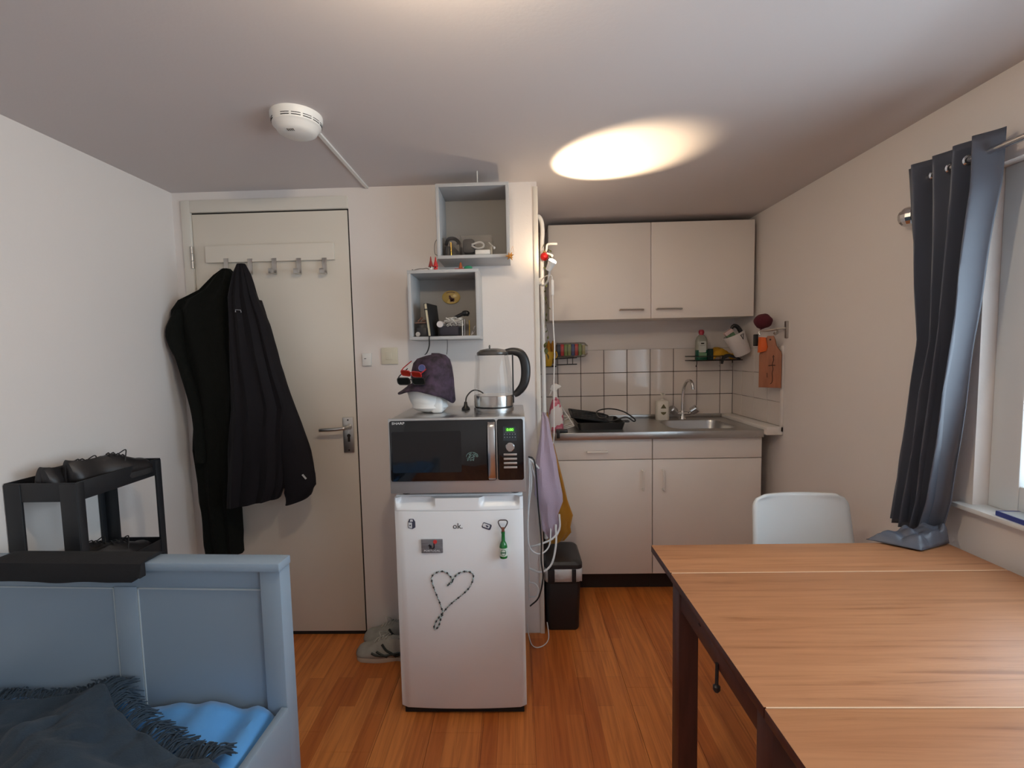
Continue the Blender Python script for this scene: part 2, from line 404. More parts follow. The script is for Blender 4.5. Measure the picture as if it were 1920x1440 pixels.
b = BM(); box(b, 1.24, 1.26, .64, 1.46, .698, .716, .002); obj('leaf_slide', b, dwood_m, tb)
b = BM(); tube(b, [(.4315, 1.005, .67), (.430, 1.003, .62)], .004, 8); lathe(b, [(.004, 0), (.008, .006), (.008, .014), (.003, .018)], (.430, 1.003, .604), 12)
obj('latch', b, bmetal_m, tb)
b = BM(); prism(b, [(1.105, .694), (1.118, .694), (1.105, .711)], 'x', .4325, .4335); obj('finger_notch', b, dark_m, tb)

# ------------------------------------------------------------------ chair
chw = mat('white_moulded_plastic', (.90, .94, .95), .3)
ch = thing('chair', 'white moulded plastic chair tucked under the far end of the table', 'chair', (1.075, 1.62, 0))
def back(u, v):
    # u across, v up; rounded upper corners
    z = .50 + v*.308
    w = .195 - .018*v
    r = .045; hw = w
    if z > .808-r:
        d = z-(.808-r); hw = w - r + math.sqrt(max(r*r-d*d, 0))
    X = 1.066 + .012*(1-v) + (u*2-1)*hw
    Y = 1.775 + .03*v - .035*((u*2-1)**2) + .0
    return (X, Y, z)
b = grid(BM(), 21, 25, back); obj('backrest', b, chw, ch, solid=.010)
def seat(u, v):
    s = u*2-1; X = 1.066 + s*(.20-.02*v); Y = 1.36 + v*.40
    return (X, Y, .455 - .012*(1-s*s) + (.05*(v-.88)/.12 if v > .88 else 0) - (.012*(1-v/.1) if v < .1 else 0))
b = grid(BM(), 17, 21, seat); obj('seat', b, chw, ch, solid=.012)
for sx in (-1, 1):
    for yy, y2 in ((1.42, 1.39), (1.72, 1.80)):
        b = BM(); tube(b, cr([(1.066+sx*.13, yy, .445), (1.066+sx*.165, (yy+y2)/2, .25), (1.066+sx*.19, y2, 0)], 4), .011, 10); obj('leg', b, alu_m, ch)

# ------------------------------------------------------------------ curtain
cur_m = mat('dark_grey_satin', (.085, .095, .125), .42, bump=.03, bscale=900, spec=.6)
rod = thing('curtain_rod', 'slim chrome curtain rod above the window', 'curtain rod', (1.34, .8, 1.908))
b = BM(); tube(b, [(1.34, 1.60, 1.909), (1.34, -.1, 1.906)], .0095, 12); obj('pole', b, chrome_m, rod)
b = BM(); lathe(b, [(.001, 0), (.014, .001), (.014, .03), (.001, .031)], (1.34, 1.60, 1.909), 14, RX(-PI/2)); obj('end_cap', b, chrome_m, rod)
for y in (1.53, .05):
    b = BM(); tube(b, [(1.34, y, 1.909), (1.42, y, 1.909)], .006, 8); lathe(b, [(.02, 0), (.02, .006)], (1.419, y, 1.909), 14, RY(-PI/2)); obj('bracket', b, chrome_m, rod)
cu = thing('curtain', 'dark grey satin eyelet curtain drawn aside with its hem on the table', 'curtain', (1.335, 1.52, .745))
def interp(t, tab):
    for (a, x), (c, y) in zip(tab, tab[1:]):
        if t <= c:
            s = (t-a)/(c-a); s = s*s*(3-2*s) if False else s
            return x + (y-x)*s
    return tab[-1][1]
def curtain(u, v):
    z = 1.962 - v*1.213
    yf = interp(v, [(0, 1.655), (.48, 1.590), (.8, 1.645), (1, 1.665)])
    yn = interp(v, [(0, 1.372), (.12, 1.372), (.5, 1.425), (.9, 1.470), (1, 1.50)])
    y = yf + (yn-yf)*u
    k = 4.2
    ph = 2*PI*k*(u+.05*math.sin(3*v+u*5)*v)
    amp = .030*(1-.15*v) + .012*max(0, u-.5)*min(1, v*3)+ .006*math.sin(9*u+4*v)
    x = 1.335 + amp*math.sin(ph) - .012*v
    y += .010*math.cos(ph)*(.5+v*.3)
    x += .006*nz(u*6, v*5); y += .006*nz(u*5+9, v*4)
    return (min(x, 1.405), y, z + .006*math.sin(ph*1)*(1 if v < .02 else 0))
b = grid(BM(), 110, 60, curtain); obj('cloth', b, cur_m, cu, solid=.0022)
def hem(u, v):
    A = Vector((1.115, 1.498, 0)); B_ = Vector((1.215, 1.408, 0)); C_ = Vector((1.345, 1.462, 0)); D = Vector((1.345, 1.53, 0))
    p = (A*(1-u)+D*u)*(1-v) + (B_*(1-u)+C_*u)*v
    e = min(1, 6*min(u, v, 1-v)+.0)
    z = .745 + e*(.014 + .020*u + .020*abs(nz(u*4.5+v*1.5, v*3+u)) + .014*math.sin(u*9+v*3)**2)
    return (p.x, p.y, z)
b = grid(BM(), 40, 22, hem); obj('hem', b, cur_m, cu, solid=.002)
for i in range(5):
    y = 1.62-.056*i
    b = BM(); M = T(1.34, y, 1.908) @ RX(PI/2) @ RZ(.2)
    pts = [M @ Vector(((.021 if i == 4 else .013)*math.cos(a), (.021 if i == 4 else .013)*math.sin(a), .004*math.cos(a))) for a in [2*PI*k/20 for k in range(20)]]
    tube(b, pts, .0035, 6, closed=True); obj('eyelet', b, chrome_m, cu)
b = BM(); ell(b, (1.383, 1.705, 1.817), (.036, .036, .036), 14, 9)
obj('mirror_ball', b, chrome_m, smooth=False, label='small silver mirror ball on the wall beside the curtain', cat='ornament')

# ------------------------------------------------------------------ bed (local frame: +x towards the room, -y towards the foot)
grey_m = mat('grey_bed_paint', (.24, .31, .385), .38, bump=.015, bscale=60)
AX = math.radians(2.2)
bed = thing('bed', 'grey painted panel bed along the left wall', 'bed', (-.646, 1.195, 0), -AX, local=True)
hb = bx('headboard_rail', -.93, .006, -.020, .040, .806, .830, grey_m, bed, bev=.004)
for px in (-.925, -.057): bx('post', px, px+.057, -.008, .044, 0, .805, grey_m, bed, bev=.003)
bx('headboard_panel', -.867, -.058, .006, .026, .12, .805, grey_m, bed, bev=0)
for z0, z1 in ((.752, .8055), (.15, .22)): bx('cross_rail', -.867, -.058, .002, .034, z0, z1, grey_m, bed, bev=.003)
bx('stile', -.485, -.418, .002, .034, .22, .751, grey_m, bed, bev=.003)
bead_m = mat('pale_panel_bead', (.42, .47, .50), .35)
for x0, x1 in ((-.867, -.485), (-.418, -.058)):
    b = BM(); box(b, x0, x1, .0035, .007, .744, .748); obj('bead', b, bead_m, bed)
for x in (-.4875, -.4165):
    b = BM(); box(b, x-.001, x+.002, .0035, .007, .22, .748); obj('bead', b, bead_m, bed)
bx('side_rail', -.016, .006, -1.95, -.010, .10, .425, grey_m, bed, bev=.004)
bx('side_rail', -.93, -.910, -1.95, -.010, .10, .40, grey_m, bed, bev=.004)
for px in (-.925, -.057): bx('post', px, px+.057, -2.02, -1.96, 0, .45, grey_m, bed, bev=.003)
bx('foot_panel', -.867, -.058, -2.0, -1.975, .12, .42, grey_m, bed)
def blank(u, v):
    x = -.905 + u*.885; y = -.012 - v*1.9
    z = .425 + .012*nz(x*6, y*6) + .010*nz(x*14+3, y*5) - .045*max(0, (u-.93)/.07)**2
    return (x, y, z)
b = BM(); box(b, -.905, -.02, -1.94, -.012, .22, .40, .03, 3); obj('mattress', b, mat('mattress', (.6, .6, .58), .9), bed)
bedmat = Matrix.Translation((-.646, 1.195, 0)) @ RZ(-AX)
blue_m = mat('blue_cotton', (.085, .30, .64), .85, bump=.10, bscale=40, sheen=.2)
b = grid(BM(), 60, 90, blank)
def wr_(x, y):
    return .016*nz(x*9, y*3.5+2) + .010*abs(nz(x*16, y*8)) + .008*math.sin(x*38+y*16+3*nz(x*3, y*3))
for v in b.verts: v.co.z += wr_(v.co.x, v.co.y)
xf(b, bedmat); obj('fitted_sheet', b, blue_m, solid=.004, label='crumpled bright blue cotton sheet on the bed', cat='bed sheet')
# throw blanket: edge runs from the headboard towards the right rail
thr_m = mat('slate_blue_throw', (.022, .039, .060), .95, bump=.22, bscale=260, sheen=.06, var=.2, vscale=7)
EDGE = [(-.90, -.075), (-.74, -.045), (-.60, -.022), (-.50, -.03), (-.42, -.085), (-.32, -.135), (-.21, -.185), (-.13, -.215), (-.06, -.225), (-.004, -.26)]
def edge(u):
    t = u*(len(EDGE)-1); i = min(int(t), len(EDGE)-2); f = t-i
    return (EDGE[i][0]*(1-f)+EDGE[i+1][0]*f, EDGE[i][1]*(1-f)+EDGE[i+1][1]*f)
def zthrow(x, y):
    z = .462 + .030*nz(x*4.5+1, y*5) + .022*abs(nz(x*7+5, y*9))
    z += .030*math.exp(-((x+.50+.25*(y+.03))/.10)**2)
    z += .022*math.exp(-((y+.235+.35*(x+.45))/.035)**2)*(1 if x > -.6 else .4)
    z += .018*math.exp(-((y+.30-.25*(x+.2))/.03)**2)
    z -= .020*math.exp(-((x+.66-.5*(y+.2))/.07)**2)
    z += .016*abs(nz(x*10+2, y*13)) + .010*abs(nz(x*22, y*17+4)) - .008
    if x > -.07: z -= .030*((x+.07)/.066)**2
    return z
def thr(u, v):
    ex, ey = edge(u)
    y = ey + (-1.3-ey)*(v**1.6); x = ex
    x += .01*nz(u*9, v*7)*min(1, v*8)
    return (x, y, zthrow(x, y) - .012*max(0, 1-v*25))
tw = thing('throw_blanket', 'rumpled slate blue throw blanket with fringed edge on the bed', 'blanket', (-.646, 1.195, .42), -AX, local=True)
ORG[tw.name] = Vector((0, 0, .42))
b = grid(BM(), 150, 140, thr); obj('cloth', b, thr_m, tw, solid=.006)
b = BM()
for i in range(330):
    u = random.random()*.90; x, y = edge(u); x2, y2 = edge(min(1, u+.02)); t = Vector((x2-x, y2-y)).normalized(); nrm = Vector((-t.y, t.x))
    L = .045+.03*random.random(); w_ = (random.random()-.5)*1.0
    dirx = nrm*(.9) + t*w_
    z = zthrow(x, y)-.006
    wall = lambda yy: min(yy, -.012)
    p0 = (x, wall(y-.004), z); p1 = (x+dirx.x*L*.5, wall(y+dirx.y*L*.5), z+.010*random.random()+.002)
    p2 = (x+dirx.x*L+.012*(random.random()-.5), wall(y+dirx.y*L), max(.444, z-.010-.02*random.random()) if y < -.06 else z+.012*random.random())
    tube(b, cr([p0, p1, p2], 3), [.0022]*6+[.0012], 4)
obj('fringe', b, thr_m, tw, kind='stuff')
# dark garment over the headboard
gar_m = mat('black_cotton', (.007, .0065, .008), .9, bump=.1, bscale=120)
b = BM(); rings = []
for i in range(36):
    s = i/35; x = -.80 + s*.435
    tap = 1.0 - .35*max(0, (.08-s)/.08)**2
    wob = .006*nz(x*12); f0 = .784+.008*nz(x*9, 2)+.012*(1 if s > .96 else 0); bk = .74
    prof = [(-.036-.004*tap, f0), (-.036-.006*tap+wob, .800), (-.034, .831+.002*tap), (-.010, .8335+.008*tap+wob*.3), (.028, .8335+.007*tap), (.048, .831), (.050, .79), (.052, bk), (.0425, bk), (.0425, .79), (.0425, .832), (-.0215, .832), (-.0215, .80), (-.0220, f0)]
    rings.append([(x, p, q) for p, q in prof])
loft(b, rings); xf(b, bedmat); obj('trousers', b, gar_m, label='black trousers folded over the top rail of the grey bed', cat='trousers')

# ------------------------------------------------------------------ cart
ct = thing('utility_cart', 'black metal utility cart between bed and left wall', 'cart', (-1.485, 1.545, 0))
cx0, cx1, cy0, cy1 = -1.611, -1.370, 1.375, 1.716
def tray(z0, z1, name):
    b = BM(); t = .0035
    box(b, cx0+.012, cx1-.004, cy0+.004, cy1-.004, z0, z0+.004)
    box(b, cx0+.012, cx0+.016, cy0+.004, cy1-.004, z0, z1); box(b, cx1-.004, cx1, cy0+.004, cy1-.004, z0, z1, .0015)
    box(b, cx0+.012, cx1, cy0, cy0+.004, z0, z1, .0015); box(b, cx0+.012, cx1, cy1-.004, cy1, z0, z1)
    obj(name, b, bmetal_m, ct)
tray(.942, 1.002, 'top_tray'); tray(.641, .694, 'middle_tray'); tray(.20, .255, 'bottom_tray')
for (px, py, sx, sy) in ((cx0+.012, cy0, 1, 1), (cx1, cy0, -1, 1), (cx0+.012, cy1, 1, -1), (cx1, cy1, -1, -1)):
    b = BM(); wdt = .052 if (sy > 0 or sx > 0) else .014
    xa, xb = sorted((px, px+sx*wdt)); ya, yb = sorted((py-sy*.002, py+sy*.006)); box(b, xa, xb, ya, yb, .05, .998, .001)
    xa, xb = sorted((px+sx*-.002, px+sx*.006)); ya, yb = sorted((py, py+sy*.026)); box(b, xa, xb, ya, yb, .05, .998, .001)
    obj('post', b, bmetal_m, ct)
    b = BM(); lathe(b, [(.001, -.008), (.025, -.008), (.025, .008), (.001, .008)], (px+sx*.015, py+sy*.02, .025), 16, RY(PI/2)); obj('caster', b, bplast_m, ct)

# ------------------------------------------------------------------ fridge
fr = thing('fridge', 'white undercounter fridge carrying the microwave', 'fridge', (-.231, 1.91, 0))
fx0_, fx1_, fy = -.470, .0085, 1.668
bx('cabinet', fx0_+.004, fx1_-.004, 1.722, 2.165, .022, .835, enamel_m, fr, bev=.006)
bx('worktop_lid', fx0_+.002, fx1_-.002, 1.700, 2.165, .835, .851, enamel_m, fr, bev=.005)
b = BM()
def doorring(z, y0, ins=0):
    pts = []
    n = 24
    for i in range(n+1):
        s = i/n*2-1; yy = y0 - .010*(1-s*s) + (.008*max(0, (abs(s)-.94)/.06)**2)
        pts.append((-.2307+s*(.239-ins), yy, z))
    pts += [(fx1_-ins, 1.716, z), (fx0_+ins, 1.716, z)]
    return pts
loft(b, [doorring(.027, 1.683, .004), doorring(.034, 1.678), doorring(.795, 1.678), doorring(.797, 1.6785)])
obj('door', b, enamel_m, fr)
b = BM()
def band(z, f):
    # upper band of the door with two scooped grips
    pts = []; n = 80
    for i in range(n+1):
        s = i/n*2-1; yy = 1.678 - .010*(1-s*s) + .008*max(0, (abs(s)-.94)/.06)**2
        for c in (-.66, .64):
            d = abs(s-c)/.31
            if d < 1: yy += f*.022*min(1, (1-d)*5)
        pts.append((-.2307+s*.239, yy, z))
    return pts + [(fx1_, 1.716, z), (fx0_, 1.716, z)]
loft(b, [band(.7985, 0), band(.806, 0), band(.814, .25), band(.828, .9), band(.842, 1), band(.845, 1)])
obj('grip_band', b, enamel_m, fr)
bx('toe_kick', fx0_+.01, fx1_-.01, 1.69, 2.16, 0, .024, dark_m, fr)
text('brand_lettering', 'ok.', .030, T(-.252, 1.6672, .731) @ FRONT, mat('print_black', (.02, .02, .025), .5), fr)

# ------------------------------------------------------------------ microwave
mw = thing('microwave', 'black and silver microwave oven on top of the white fridge', 'microwave', (-.2275, 1.85, .851))
mx0, mx1, my = -.474, .0205, 1.655
bx('housing', mx0+.004, mx1, my+.012, 2.06, .868, 1.142, steel_m, mw, bev=.004)
for x in (-.43, -.02):
    for y in (1.72, 2.0):
        b = BM(); lathe(b, [(.016, .851), (.016, .869)], (x, y, 0), 14); obj('foot', b, bplast_m, mw)
bx('front_frame', mx0, mx1, my, my+.014, .868, 1.144, silver_m, mw, bev=.004)
blk = mat('black_glass', (.004, .0045, .006), .07, coat=.4)
b = BM(); prism(b, rrect(.384, .222, .008, 4, mx0+.006+.192, 1.0255), 'y', my-.006, my+.002, .0015)
dd = obj('door_glass', b, blk, mw)
b = BM(); prism(b, rrect(.250, .150, .006, 4, -.335, 1.022), 'y', my-.0066, my-.0058); obj('inner_window', b, mat('dark_window', (.009, .010, .012), .05), dd)
b = BM(); prism(b, rrect(.094, .222, .008, 4, -.033, 1.0255), 'y', my-.004, my+.002, .0015)
pn = obj('control_panel', b, blk, mw)
hg = [(-.0995, my-.006, 1.128), (-.0995, my-.022, 1.112), (-.0995, my-.030, 1.05), (-.0995, my-.030, 1.0), (-.0995, my-.022, .935), (-.0995, my-.006, .918)]
b = BM(); rings = []
for p in cr(hg, 6): rings.append([(p.x+dx, p.y+dy, p.z) for dx, dy in ((-.0125, .002), (-.0125, -.003), (-.006, -.005), (.006, -.005), (.0125, -.003), (.0125, .002))])
loft(b, rings); obj('door_handle', b, mat('handle_steel', (.62, .60, .58), .25, metal=1), dd)
text('brand_lettering', 'SHARP', .0125, T(mx0+.016, my-.0064, 1.1235) @ FRONT, mat('print_white', (.75, .75, .75), .4), dd, sx=1.25)
b = BM(); box(b, -.058, -.010, my-.0052, my-.0038, 1.058, 1.110); dsp = obj('display', b, mat('display_grey', (.035, .045, .055), .15), pn)
bx('lit_window', -.049, -.018, my-.0056, my-.0050, 1.092, 1.105, mat('lcd_green_dark', (.01, .06, .01), .3, emit=(.05, .6, .03), estr=.35), dsp, bev=0)
text('clock_digits', '0:00', .0135, T(-.0455, my-.0058, 1.0938) @ FRONT, mat('lcd_green', (.2, .9, .1), .4, emit=(.35, 1, .12), estr=1.6), dsp, sx=1.05)
b = BM()
for r in range(2):
    for c in range(5): lathe(b, [(.0018, 0), (.0018, .0004)], (-.053+c*.0095, my-.0052, 1.082-r*.011), 6, RX(PI/2))
box(b, -.052, -.015, my-.0056, my-.0052, 1.088, 1.0888); obj('key_marks', b, mat('print_grey', (.22, .26, .28), .5), dsp)
b = BM(); lathe(b, [(.0165, 0), (.0165, .012), (.014, .0145), (.0005, .0145)], (-.034, my-.004, 1.037), 28, RX(PI/2)); obj('dial', b, mat('dial_metal', (.62, .62, .62), .22, metal=1), pn)
for z in (1.0085, .9925, .9770, .9615):
    bx('button', -.058, -.010, my-.0075, my-.0035, z-.0038, z+.0038, mat('button_silver', (.60, .57, .54), .3, metal=.7), pn, bev=.0015)
b = BM()
tq = RX(PI/2)
random.seed(5)
for i in range(60):
    a = random.random()*2*PI; r = random.random()**.5
    X = -.171+.020*r*math.cos(a)*1.0; Z = 1.004+.013*r*math.sin(a)+.004*math.cos(a)
    if math.hypot((X+.171)/.021, (Z-1.004)/.016) < 1: box(b, X-.0016, X+.0016, my-.0072, my-.0065, Z-.0014, Z+.0014)
ang = [PI*k/12 for k in range(13)]
tube(b, [(-.171+.021*math.cos(a), my-.0068, 1.003+.016*math.sin(a)) for a in ang], .0009, 4)
for X in (-.187, -.177, -.167): box(b, X-.002, X+.002, my-.0072, my-.0065, .988, .994)
obj('sticker', b, mat('sticker_mint', (.16, .26, .25), .5), dd, kind='stuff')
# ------------------------------------------------------------------ kitchen cabinets
YL = 2.5745
plinth_m = mat('plinth_dark', (.018, .011, .010), .6)
hwhite = mat('handle_white', (.82, .78, .72), .35)
def bow(x0, z0, x1, z1, y, r=.0055, m=None):
    a, c = Vector((x0, y, z0)), Vector((x1, y, z1)); d = (c-a).normalized(); o = Vector((0, -.026, 0))
    return tube(BM(), cr([a, a+o*.8, a+o+d*.010, c+o-d*.010, c+o*.8, c], 5), r, 8)
for i, x0 in enumerate((.138, .7385)):
    x1 = x0+.5985
    lab = ('white base cabinet with a drawer below the left half of the worktop', 'white sink base cabinet next to the right wall')[i]
    c = thing('base_cabinet', lab, 'cabinet', ((x0+x1)/2, 2.83, 0), group='kitchen base cabinets')
    b = BM(); box(b, x0, x0+.016, YL+.02, 3.085, .10, .883); box(b, x1-.016, x1, YL+.02, 3.085, .10, .883); box(b, x0+.016, x1-.016, YL+.02, 3.085, .10, .116); box(b, x0+.016, x1-.016, 3.075, 3.085, .116, .883)
    obj('body', b, cab_m, c, smooth=False)
    bx('plinth', x0, x1, YL+.06, YL+.075, 0, .10, plinth_m, c, bev=0)
    d = bx('drawer' if i == 0 else 'front_panel', x0+.0015, x1-.0015, YL, YL+.018, .7675, .880, cab_m, c, bev=.0015)
    if i == 0: obj('handle', bow(.374, .815, .484, .815, YL+.001), hwhite, d)
    d = bx('door', x0+.0015, x1-.0015, YL, YL+.018, .110, .7635, cab_m, c, bev=.0015)
    hx = .681 if i == 0 else .792
    obj('handle', bow(hx, .705, hx+.002, .597, YL+.001), hwhite, d)
# stainless worktop with sink
wt = thing('worktop', 'stainless steel worktop with a built-in sink', 'worktop', (.75, 2.82, .885))
X0, X1, Y0, Y1, ZT = .168, 1.33, 2.545, 3.088, .925
b = BM()
outer = [b.verts.new((x, y, ZT)) for x, y in ((X0, Y0), (X1, Y0), (X1, Y1), (X0, Y1))]
inner = [b.verts.new((x, y, ZT)) for x, y in rrect(.375, .325, .07, 6, 1.055, 2.785)]
es = [b.edges.new((outer[i], outer[(i+1) % 4])) for i in range(4)] + [b.edges.new((inner[i], inner[(i+1) % len(inner)])) for i in range(len(inner))]
bmesh.ops.triangle_fill(b, use_beauty=True, use_dissolve=False, edges=es)
box(b, X0, X1, Y0-.0005, Y0+.004, .885, ZT, .0015); box(b, X0, X0+.004, Y0, Y1, .885, ZT); box(b, X1-.004, X1, Y0, Y1, .885, ZT)
obj('slab', b, steel_m, wt)
b = BM(); rings = []
for z, k, r in ((.9255, 1.02, .072), (.924, .985, .07), (.905, .95, .065), (.82, .90, .06), (.795, .82, .055), (.790, .55, .04)):
    rings.append([(x, y, z) for x, y in rrect(.375*k, .325*k, r*k, 6, 1.055, 2.785)])
loft(b, rings, cap=False); R_ = [v for v in b.verts][-len(rings[0]):]; b.faces.new(R_)
obj('sink_bowl', b, steel_m, wt)
bx('upstand', X0, X1-.001, 3.076, 3.0925, ZT, ZT+.022, steel_m, wt)
# wall cabinet
YU = 2.8022
wc = thing('wall_cabinet', 'two-door white wall cabinet above the sink', 'cabinet', (.793, 2.95, 1.558))
b = BM(); box(b, .193, 1.393, YU+.02, 3.102, 1.562, 2.112); obj('body', b, cab_m, wc, smooth=False)
for x0, x1, hx0, hx1 in ((.193, .7915, .610, .742), (.7945, 1.393, .826, .965)):
    d = bx('door', x0, x1, YU, YU+.018, 1.558, 2.115, cab_m, wc, bev=.0015)
    obj('handle', bow(hx0, 1.6115, hx1, 1.6095, YU+.001, .0052), alu_m, d)
# ------------------------------------------------------------------ coat rack and coats
rk = thing('coat_rack', 'white coat rail with five steel hooks screwed to the door', 'coat rack', (-1.143, YD-.01, 1.82))
bx('rail', -1.447, -.842, YD-.022, YD-.0042, 1.822, 1.900, door_m, rk, bev=.002)
for x, z in ((-1.349, 1.795), (-1.236, 1.791), (-1.122, 1.790), (-1.006, 1.787), (-.886, 1.785)):
    b = BM(); box(b, x-.011, x+.011, YD-.026, YD-.0222, z-.03, z+.045, .001); box(b, x-.011, x+.011, YD-.060, YD-.026, z-.03, z-.026, .001); box(b, x-.011, x+.011, YD-.062, YD-.058, z-.03, z-.008, .001)
    obj('hook', b, alu_m, rk)
def cloth_loft(levels, yc, dep, folds=5, fa=.008, n=40, seed=0, flat=.6):
    # levels: (z, xl, xr[, depth factor])
    b = BM(); rings = []
    for li in range(len(levels)-1):
        a, c = levels[li], levels[li+1]
        for k in range(5 if li < len(levels)-2 else 6):
            t = k/5; z = a[0]+(c[0]-a[0])*t; s = t*t*(3-2*t) if False else t
            xl = a[1]+(c[1]-a[1])*s; xr = a[2]+(c[2]-a[2])*s; df = a[3]+(c[3]-a[3])*s
            y0 = a[4]+(c[4]-a[4])*s if len(a) > 4 else yc
            ring = []
            cxm, hw = (xl+xr)/2, (xr-xl)/2
            for i in range(n):
                th = 2*PI*i/n; co, si = math.cos(th), math.sin(th)
                X = cxm + hw*math.copysign(abs(co)**.8, co)
                f = fa*math.sin(folds*PI*(co+1)+seed+z*2) + fa*.8*nz(co*3+seed, z*4)
                Y = y0 + dep*df*math.copysign(abs(si)**flat, si) + (f*df if si < 0 else 0)
                X += .010*nz(z*7+seed, si*2)*(abs(co) > .8)
                ring.append((X, min(Y, YD-.008), z))
            rings.append(ring)
    return loft(b, rings)
green_m = mat('dark_olive_wool', (.0055, .006, .0045), .95, bump=.3, bscale=150, spec=.2)
plum_m = mat('black_plum_softshell', (.0065, .005, .007), .8, bump=.08, bscale=60, spec=.25)
c1 = thing('coat', 'long dark olive coat hanging on the hook nearest the hinge', 'coat', (-1.43, 2.10, .445), group='coats on the door')
b = cloth_loft([(1.785, -1.345, -1.318, .25), (1.755, -1.385, -1.292, .5), (1.69, -1.455, -1.282, .7), (1.645, -1.555, -1.278, .85), (1.60, -1.588, -1.268, 1), (1.52, -1.592, -1.258, 1), (1.43, -1.572, -1.25, 1), (1.22, -1.520, -1.25, 1), (.95, -1.530, -1.30, .95), (.70, -1.520, -1.345, .9), (.448, -1.508, -1.338, .85)], 2.132, .050, 3, .010, seed=1)
obj('body', b, green_m, c1)
b = BM(); rings = []
for p, r in zip(cr([(-1.535, 2.10, 1.60), (-1.560, 2.09, 1.48), (-1.520, 2.08, 1.33), (-1.480, 2.085, 1.12), (-1.47, 2.075, .90)], 6), [.03+.018*math.sin(PI*min(1, i/10)) for i in range(25)]):
    rings.append([(p.x+r*.75*math.cos(a), p.y+r*.85*math.sin(a), p.z) for a in [2*PI*k/16 for k in range(16)]])
loft(b, rings); obj('sleeve', b, green_m, c1)
c2 = thing('coat', 'short black plum jacket hanging on the second hook of the door', 'coat', (-1.16, 2.05, .69), group='coats on the door')
b = cloth_loft([(1.785, -1.228, -1.20, .25), (1.74, -1.248, -1.18, .5), (1.64, -1.272, -1.150, .75), (1.52, -1.280, -1.112, .9), (1.40, -1.285, -1.085, 1), (1.15, -1.292, -1.03, 1), (.95, -1.315, -1.055, 1), (.80, -1.335, -1.075, 1), (.725, -1.342, -1.10, 1)], 2.032, .048, 4, .008, seed=4)
for v in b.verts:
    if v.co.z < .80: v.co.z += .022*(v.co.x+1.22)/.12*(.80-v.co.z)/.075
obj('body', b, plum_m, c2)
b = BM(); rings = []
path = cr([(-1.175, 2.06, 1.63), (-1.102, 2.045, 1.30), (-1.045, 2.03, 1.08), (-1.012, 2.025, .90), (-1.000, 2.02, .79), (-1.020, 2.02, .725)], 6)
for i, p in enumerate(path):
    r = .022+.050*min(1, i/16)
    if i > 24: r -= .004*(i-24)
    tl = -.35*min(1, max(0, (i-16)/10))
    rings.append([(p.x+r*math.cos(a)*(1+.08*nz(i*.4, a)), p.y+.036*math.sin(a), p.z - r*math.cos(a)*tl*.9 + .004*math.sin(i*1.3)) for a in [2*PI*k/20 for k in range(20)]])
loft(b, rings); obj('sleeve', b, plum_m, c2)
b = BM(); box(b, -.975, -.950, 1.982, 1.989, .845, .850); xf(b, T(-.96, 1.99, .85) @ RY(.9) @ T(.96, -1.99, -.85)); obj('cuff_tab', b, mat('reflective_grey', (.5, .5, .5), .4), c2)
b = BM(); tube(b, [(-1.222, 1.982, 1.572), (-1.220, 1.981, 1.582), (-1.198, 1.981, 1.580), (-1.197, 1.982, 1.570)], .0016, 5); obj('logo', b, mat('logo_grey', (.30, .30, .32), .4), c2)

c2.location.x += .017; c1.location.x += .006
# ------------------------------------------------------------------ switches, smoke detector
sw = thing('light_switch', 'ivory square light switch beside the door', 'switch', (-.605, YD, 1.33))
ivory = mat('ivory_plastic', (.70, .65, .52), .4)
bx('plate', -.644, -.566, YD-.009, YD, 1.331, 1.410, ivory, sw, bev=.003); bx('rocker', -.622, -.588, YD-.013, YD-.008, 1.353, 1.388, ivory, sw, bev=.002)
dbt = thing('door_contact_button', 'small white wall button left of the light switch', 'switch', (-.7125, YD, 1.325))
bx('case', -.734, -.691, YD-.014, YD, 1.326, 1.386, plast_m, dbt, bev=.003); bx('mark', -.724, -.714, YD-.0146, YD-.0136, 1.359, 1.362, dark_m, dbt, bev=0)
sd = thing('smoke_detector', 'round white smoke detector on the ceiling', 'smoke detector', (-.700, 1.548, ZC))
SM = (-.700, 1.548, ZC)
b = BM(); lathe(b, [(.0795, 0), (.0795, -.012), (.076, -.018), (.074, -.034), (.066, -.040), (.060, -.052), (.045, -.060), (.012, -.063), (.001, -.063)], SM, 48); obj('case', b, plast_m, sd)
b = BM()
for z in (-.022, -.0285):
    for k in range(14):
        a0 = 2*PI*k/14
        if k % 5 == 4: continue
        pts = [(SM[0]+.0752*math.cos(a0+t), SM[1]+.0752*math.sin(a0+t), SM[2]+z) for t in [i*.09 for i in range(5)]]
        tube(b, pts, .0013, 5)
for k in range(4): box(b, SM[0]-.012+k*.006, SM[0]-.0105+k*.006, SM[1]-.046, SM[1]-.034, SM[2]-.0615, SM[2]-.0585)
obj('vent_slots', b, dark_m, sd, kind='stuff')
b = BM()
a = Vector((-.675, 1.622, ZC)); c = Vector((-.680, YD, ZC-.0)); d = (c-a).normalized(); s_ = Vector((-d.y, d.x, 0))*.0065
loft(b, [[a-s_, a+s_, a+s_-Vector((0, 0, .008)), a-s_-Vector((0, 0, .008))], [c-s_, c+s_, c+s_-Vector((0, 0, .008)), c-s_-Vector((0, 0, .008))]])
obj('cable_duct', b, plast_m, label='thin white cable duct from the smoke detector to the wall', cat='cable duct')

